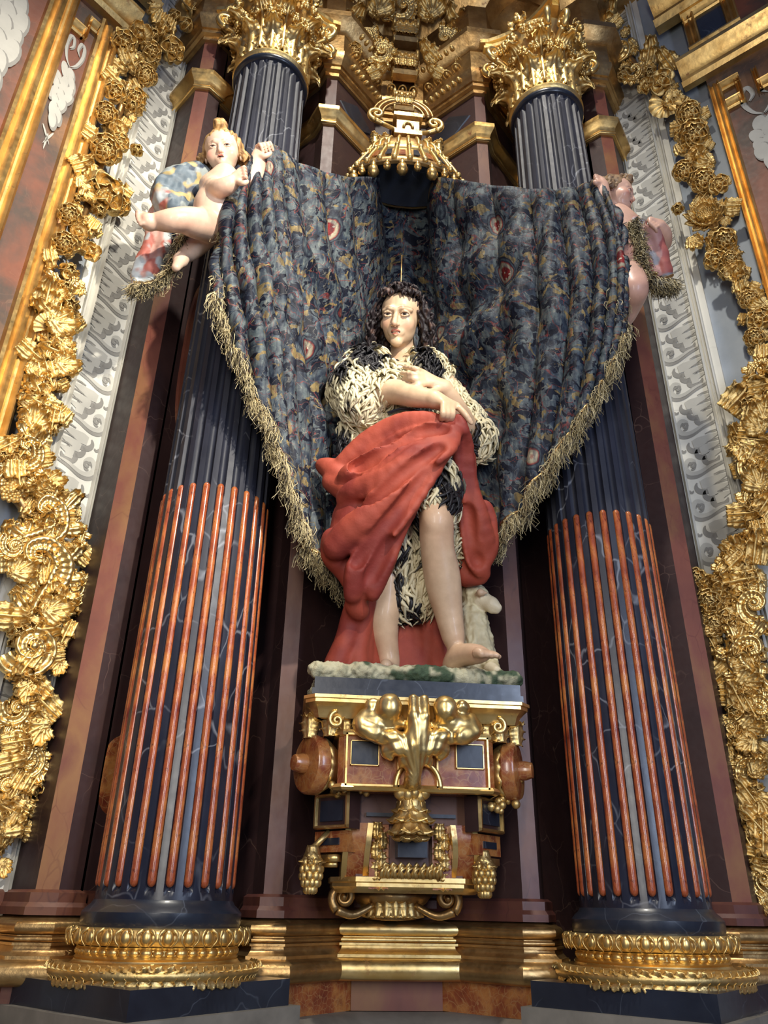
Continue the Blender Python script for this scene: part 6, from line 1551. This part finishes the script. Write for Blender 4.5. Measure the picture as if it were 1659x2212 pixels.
LIB['scroll'] = scroll_mesh('acanthus_scroll', 1, 1.35, 8); LIB['scroll2'] = scroll_mesh('acanthus_scroll_tight', 5, 1.7, 9); LIB['volute'] = scroll_mesh('great_volute', 9, 1.9, 0)
mb = MB(); n_ = 150
sp = spline([(-.45, -.9), (-.55, -.5), (-.25, -.2), (.1, .05), (.35, .35), (.25, .75), (-.05, .85), (-.15, .65), (.0, .55)], n_); strap(mb, sp, np.concatenate([np.linspace(.12, .24, 62), np.linspace(.24, .06, 88)]), np.linspace(.0, .2, n_)); rg = random.Random(3)
for i in (12, 28, 44, 60, 76, 92, 108):
    d = unit(sp[i+1]-sp[i-1])
    for sd in (-1, 1):
        o = np.array((-d[1], d[0]))*sd; v_ = o*.8+d*.5; a = math.atan2(v_[1], v_[0])-PI2; V, F_ = acanthus(.62*rg.uniform(.8, 1.2), .34, 2.4, 4, 16, 11, .03, .05, .3, .15, .010); ca, sa = math.cos(a), math.sin(a); c = sp[i]+o*.12
        mb.add(np.stack([V[:, 0]*ca-V[:, 2]*sa+c[0], V[:, 0]*sa+V[:, 2]*ca+c[1], -V[:, 1]+.02], 1), F_)
LIB['ess'] = mb.mesh('ribbed_s_scroll', GOLD_SMOOTH, smooth=True)
mb = MB(); rg = random.Random(8)
for k in range(34): a = k*2.4; r = .42*math.sqrt(k/34); mb.sphere((r*math.cos(a), r*math.sin(a), .25*(1-r)), rg.uniform(.08, .13), 7, 5)
LIB['berries'] = mb.mesh('berry_cluster', GOLD, smooth=True)
mb = MB(); V = []
for j in range(37):
    a = R_(-20+220*j/36)
    for i in range(7): r = .15+.75*i/6; V.append((r*math.cos(a)*(1+.0*i), r*math.sin(a), .22*math.sin(i/6*2.2)+.07*math.cos(j*math.pi/2)*i/6))
mb.add(V, [(j*7+i, (j+1)*7+i, (j+1)*7+i+1, j*7+i+1) for j in range(36) for i in range(6)]); mb.sphere((0, 0, .1), .2, 10, 7)
LIB['shell'] = mb.mesh('shell_boss', GOLD, smooth=True)
NAMES = dict(sunflower='sunflower', rose='rose', poppy='poppy', lily='lily', peony='peony', bud='flower_bud', spray='leaf_spray', leaf='scrolled_leaf', scroll='acanthus_scroll', scroll2='acanthus_scroll', volute='great_volute', ess='ribbed_scroll', berries='berry_cluster', shell='shell_boss')
GROW = dict(sunflower=1.35, rose=1.75, poppy=1.7, lily=1.55, peony=1.7, bud=1.6, spray=1.5, leaf=1.75, scroll=1.25, scroll2=1.25, volute=1.45, ess=1.2, berries=1.6, shell=1.3)
def foliage(par, items, base, n3, off, jitter=.35, seed=1, mirror=False):
    """items: kind, px, py, diameter in px, turn in degrees; set on the wall plane through base with relief towards the room"""
    rg = random.Random(seed); n3 = np.array(n3, float); o0 = wpos(par)
    for it in items:
        kind, px, py, sz, rot = it[:5]; of = it[5] if len(it) > 5 else off
        p = PL(px, py, np.array(base)+n3*of, n3); depth = (p-CAM)@_f; size = sz*depth/F_PX/2*GROW[kind]
        view = unit(CAM-p); nn = unit(n3*.75+view*.6+np.array([rg.uniform(-jitter, jitter) for _ in range(3)])*(.6 if kind in ('sunflower', 'rose', 'poppy', 'lily', 'peony', 'bud') else .15))
        up = unit(_u); M = frame(nn, up, R_(-rot)); s3 = np.array((size, size, size))
        M = M.copy()
        if mirror: M[:, 0] *= -1
        o = link(NAMES[kind], LIB[kind], par); place(o, p-o0, M, s3)
BL = (-1.473, .243, 0); BR = (1.473, .243, 0); n3L = (q, -q, 0); n3R = (-q, -q, 0)
# backing boards of the carvings, so that the flowers hang on something
def garland_back(par, pts, rad, base, n3, off):
    p = [PL(x, y, np.array(base)+np.array(n3)*off, n3) for x, y in pts]; mb = MB(); mb.tube(spline(p, 40), rad*.45, 8); mb.build('stem', GOLD_OLD, par, smooth=True)
gl = thing('flower_garland', 'gilded garland of roses, poppies and leaves hanging on the left pier', 'garland', tuple(PL(200, 420, BL, n3L)))
garland_back(gl, [(370, 40), (300, 130), (262, 230), (225, 330), (190, 440), (150, 540)], .05, BL, n3L, .05)
foliage(gl, [('leaf', 352, 62, 80, 200), ('lily', 300, 78, 66, 20), ('poppy', 372, 108, 60, 0), ('rose', 268, 92, 62, 10), ('leaf', 285, 132, 66, 150), ('peony', 312, 165, 66, 0), ('rose', 292, 212, 52, 0), ('leaf', 248, 168, 56, 120), ('rose', 248, 200, 52, 40), ('peony', 228, 248, 66, 0), ('bud', 282, 232, 44, 140), ('leaf', 204, 290, 56, 110), ('lily', 250, 285, 56, 30), ('peony', 226, 326, 88, 0), ('bud', 292, 330, 50, -90), ('rose', 258, 308, 46, 0), ('leaf', 176, 350, 56, 60), ('spray', 168, 388, 60, 120), ('poppy', 222, 420, 100, 0), ('rose', 256, 442, 56, 0), ('leaf', 268, 408, 46, -60), ('spray', 180, 408, 62, 140), ('peony', 148, 466, 66, 0), ('leaf', 196, 492, 58, -150), ('lily', 168, 505, 52, 180), ('peony', 138, 528, 70, 0), ('lily', 192, 546, 60, -140), ('leaf', 112, 560, 50, 170), ('rose', 325, 112, 52, 0), ('spray', 340, 20, 80, 190), ('bud', 395, 60, 54, 200), ('poppy', 420, 20, 66, 0), ('leaf', 440, 70, 60, 200)], BL, n3L, .11, seed=1)
sl = thing('scrollwork_frame', 'large gilded acanthus scrollwork with ribbed volutes along the left edge', 'carving', tuple(PL(80, 1200, BL, n3L)))
garland_back(sl, [(140, 590), (110, 720), (90, 850), (50, 960), (30, 1060), (90, 1150), (90, 1280), (60, 1400), (40, 1540), (40, 1680), (10, 1800)], .055, BL, n3L, .06)
foliage(sl, [('scroll', 142, 598, 66, 40), ('leaf', 132, 655, 70, 190), ('spray', 112, 640, 60, 60), ('shell', 108, 712, 62, 0), ('scroll2', 112, 770, 70, 10), ('leaf', 70, 760, 70, 130), ('spray', 62, 800, 70, 90), ('leaf', 120, 825, 60, -120), ('scroll', 100, 880, 110, 120), ('leaf', 118, 905, 90, -140), ('spray', 50, 870, 80, 70), ('shell', 62, 945, 80, 160), ('ess', 50, 1010, 120, 10), ('berries', 22, 1065, 64, 0), ('leaf', 20, 960, 70, 60), ('leaf', 128, 1080, 92, -60), ('spray', 168, 1112, 62, -70), ('scroll2', 152, 1150, 70, -60), ('ess', 78, 1165, 170, 20), ('leaf', 176, 1190, 72, -40), ('spray', 140, 1215, 90, -70), ('ess', 110, 1270, 190, -20), ('scroll', 162, 1265, 76, -80), ('leaf', 160, 1310, 84, -110), ('spray', 28, 1240, 90, 60), ('scroll2', 30, 1180, 70, 80), ('volute', 66, 1398, 130, 20), ('leaf', 140, 1370, 80, -150), ('spray', 128, 1425, 66, 200), ('leaf', 20, 1330, 90, 100), ('leaf', 72, 1480, 90, -40), ('scroll', 34, 1530, 100, 60), ('leaf', 88, 1530, 72, -100), ('spray', 84, 1590, 66, -100), ('scroll2', 62, 1640, 86, -40), ('leaf', 72, 1690, 70, -140), ('ess', 28, 1650, 120, 10), ('leaf', 30, 1742, 100, 190), ('scroll', 12, 1700, 90, 30), ('leaf', 10, 1800, 70, 200), ('spray', 4, 1860, 60, 180)], BL, n3L, .11, seed=2)
gr = thing('flower_garland', 'gilded garland of sunflowers and curled leaves hanging on the right pier', 'garland', tuple(PL(1520, 420, BR, n3R)))
garland_back(gr, [(1310, 60), (1380, 150), (1460, 220), (1505, 310), (1520, 420), (1570, 540), (1600, 620), (1650, 730)], .05, BR, n3R, .05)
foliage(gr, [('volute', 1340, 108, 52, 0), ('scroll', 1372, 152, 56, 30), ('bud', 1348, 168, 40, 30), ('leaf', 1402, 112, 66, 10), ('leaf', 1442, 132, 66, -30), ('poppy', 1430, 178, 60, 0), ('lily', 1398, 190, 50, 60), ('spray', 1462, 205, 66, 200), ('shell', 1440, 222, 62, 200), ('peony', 1490, 248, 70, 0), ('peony', 1500, 292, 84, 0), ('leaf', 1470, 272, 52, 90), ('spray', 1462, 320, 62, 100), ('lily', 1508, 338, 60, 180), ('peony', 1478, 372, 62, 0), ('spray', 1538, 350, 62, -90), ('peony', 1520, 392, 70, 0), ('rose', 1555, 400, 50, 0), ('sunflower', 1525, 466, 100, 0), ('bud', 1466, 455, 46, 90), ('leaf', 1572, 445, 60, -80), ('spray', 1490, 520, 62, 120), ('peony', 1565, 520, 70, 0), ('rose', 1545, 562, 52, 0), ('lily', 1592, 590, 62, 180), ('peony', 1578, 560, 46, 0), ('leaf', 1600, 625, 52, 170), ('peony', 1618, 650, 56, 0), ('rose', 1640, 690, 56, 0), ('peony', 1630, 730, 56, 0), ('spray', 1655, 660, 60, -90), ('leaf', 1650, 770, 66, 180), ('volute', 1285, 60, 50, 0), ('leaf', 1305, 30, 70, 40), ('spray', 1265, 20, 70, 0)], BR, n3R, .11, seed=3)
sr = thing('scrollwork_frame', 'large gilded acanthus scrollwork with a sunflower spray along the right edge', 'carving', tuple(PL(1600, 1300, BR, n3R)))
garland_back(sr, [(1650, 800), (1630, 950), (1640, 1100), (1590, 1240), (1600, 1360), (1620, 1500), (1610, 1640), (1640, 1780), (1655, 1950)], .05, BR, n3R, .06)
garland_back(sr, [(1460, 1290), (1520, 1300), (1600, 1300)], .04, BR, n3R, .10)
foliage(sr, [('scroll', 1645, 800, 70, 60), ('leaf', 1605, 850, 110, 40), ('spray', 1612, 905, 90, 70), ('scroll2', 1645, 880, 70, 0), ('leaf', 1630, 950, 90, 100), ('volute', 1632, 1003, 84, 30), ('scroll', 1640, 1070, 84, 50), ('leaf', 1618, 1095, 64, 110), ('spray', 1628, 1145, 60, 90), ('scroll2', 1650, 1165, 80, 20), ('leaf', 1592, 1192, 84, -10), ('scroll', 1582, 1232, 74, 120), ('leaf', 1620, 1240, 80, -20), ('sunflower', 1460, 1290, 80, 0, .17), ('peony', 1502, 1250, 64, 0, .15), ('lily', 1530, 1262, 60, 30, .14), ('peony', 1530, 1300, 76, 0, .15), ('rose', 1500, 1335, 56, 0, .14), ('lily', 1485, 1345, 52, 150, .13), ('peony', 1542, 1350, 70, 0, .13), ('leaf', 1565, 1290, 76, 90, .13), ('rose', 1570, 1340, 60, 0, .13), ('scroll', 1632, 1305, 110, 30), ('leaf', 1540, 1392, 70, 150), ('spray', 1585, 1375, 84, 100), ('leaf', 1578, 1440, 110, 40), ('ess', 1622, 1462, 150, 0), ('leaf', 1592, 1500, 84, 80), ('scroll', 1645, 1530, 110, 20), ('scroll2', 1580, 1572, 60, 90), ('leaf', 1606, 1612, 80, 120), ('scroll', 1628, 1665, 96, 60), ('leaf', 1590, 1650, 56, 100), ('spray', 1640, 1720, 80, 150), ('leaf', 1616, 1765, 66, 100), ('scroll2', 1645, 1800, 84, 40), ('leaf', 1628, 1850, 66, 120), ('scroll', 1652, 1900, 80, 60), ('leaf', 1645, 1950, 66, 140)], BR, n3R, .11, seed=4, mirror=True)
def filler(par, path, n_, base, n3, off, size, seed, spread, mirror=False, kinds=('leaf', 'leaf', 'spray', 'leaf', 'bud')):
    rg = random.Random(seed); pts = spline(path, n_); T = np.gradient(pts, axis=0); its = []
    for i in range(n_):
        nx, ny = unit((-T[i, 1], T[i, 0])); o = rg.uniform(-1, 1)*spread; its.append((rg.choice(kinds), pts[i, 0]+nx*o, pts[i, 1]+ny*o, size*rg.uniform(.75, 1.2), rg.uniform(0, 360), off))
    foliage(par, its, base, n3, off, .35, seed, mirror)
filler(gl, [(370, 40), (300, 130), (255, 230), (220, 330), (190, 440), (155, 545)], 40, BL, n3L, .075, 46, 11, 34)
filler(sl, [(140, 590), (110, 720), (95, 850), (50, 960), (50, 1060), (90, 1150), (100, 1280), (70, 1400), (50, 1540), (45, 1680), (10, 1820)], 80, BL, n3L, .085, 66, 12, 42)
filler(gr, [(1310, 60), (1380, 150), (1460, 220), (1505, 310), (1520, 420), (1565, 540), (1600, 620), (1650, 740)], 46, BR, n3R, .075, 46, 13, 32)
filler(sr, [(1650, 800), (1625, 950), (1640, 1100), (1590, 1240), (1595, 1360), (1615, 1500), (1605, 1640), (1640, 1780), (1655, 1950)], 60, BR, n3R, .085, 62, 14, 34, True)
for (par, path, n_, base, n3, sd, mi) in ((sl, [(130, 640), (110, 760), (95, 880), (60, 1000), (120, 1130), (130, 1280), (80, 1430), (60, 1600), (20, 1800)], 34, BL, n3L, 15, False), (sr, [(1640, 830), (1625, 950), (1640, 1100), (1590, 1230), (1580, 1380), (1600, 1520), (1605, 1680), (1640, 1850)], 34, BR, n3R, 16, True)):
    filler(par, path, n_, base, n3, .135, 84, sd, 30, mi, ('leaf', 'leaf', 'spray'))
# dense carving on the frieze over the niche and beside the capitals
fz = thing('frieze_carving', 'dark gilded leaf and scroll carving on the frieze above the niche', 'carving', (0, .3, 7.0))
foliage(fz, [('scroll', 790, 78, 70, 30), ('leaf', 760, 40, 80, 40), ('spray', 820, 30, 90, 10), ('scroll2', 825, 110, 60, 0), ('leaf', 815, 150, 50, 60), ('leaf', 930, 110, 60, -40), ('scroll', 960, 85, 70, -30), ('spray', 935, 35, 90, -10), ('leaf', 990, 40, 80, -40), ('scroll2', 1000, 95, 60, 0), ('scroll', 870, 15, 80, 0), ('leaf', 725, 12, 80, 60), ('leaf', 1030, 15, 80, -60), ('leaf', 940, 150, 44, -60), ('rose', 765, 110, 40, 0), ('rose', 1000, 130, 40, 0)], (0, .22, 0), (0, -1, 0), .0, seed=5)
# ------------------------------------------------------------------ labels of the setting: one per piece, told apart by side
for o in list(COL.objects):
    if o.parent is None and o.get('kind') == 'structure':
        nm = o.name; o['category'] = 'wall' if nm.startswith('wall') else 'floor' if nm == 'floor' else 'ceiling' if nm == 'ceiling' else 'dado' if 'dado' in nm else 'moulding'
        xs = [(o.matrix_world @ Vector(c))[0] for c in o.bound_box]; cx = (min(xs)+max(xs))/2
        same = [p for p in COL.objects if p is not o and p.parent is None and p.get('base_label', p.get('label')) == o.get('label')]
        if same:
            o['base_label'] = o['label']; o['label'] = o['label']+(' at left' if cx < -.15 else ' at right' if cx > .15 else ' in the middle')
for o in COL.objects:
    if 'base_label' in o: del o['base_label']
for nm, gp in (('cherub', 'carved cherubs holding the cloth'), ('flower_garland', 'gilded flower garlands on the piers'), ('scrollwork_frame', 'gilded scrollwork on the piers'), ('scroll_console', 'gilt consoles above the niche')):
    for o in COL.objects:
        if o.parent is None and o.name.split('.')[0] == nm: o['group'] = gp
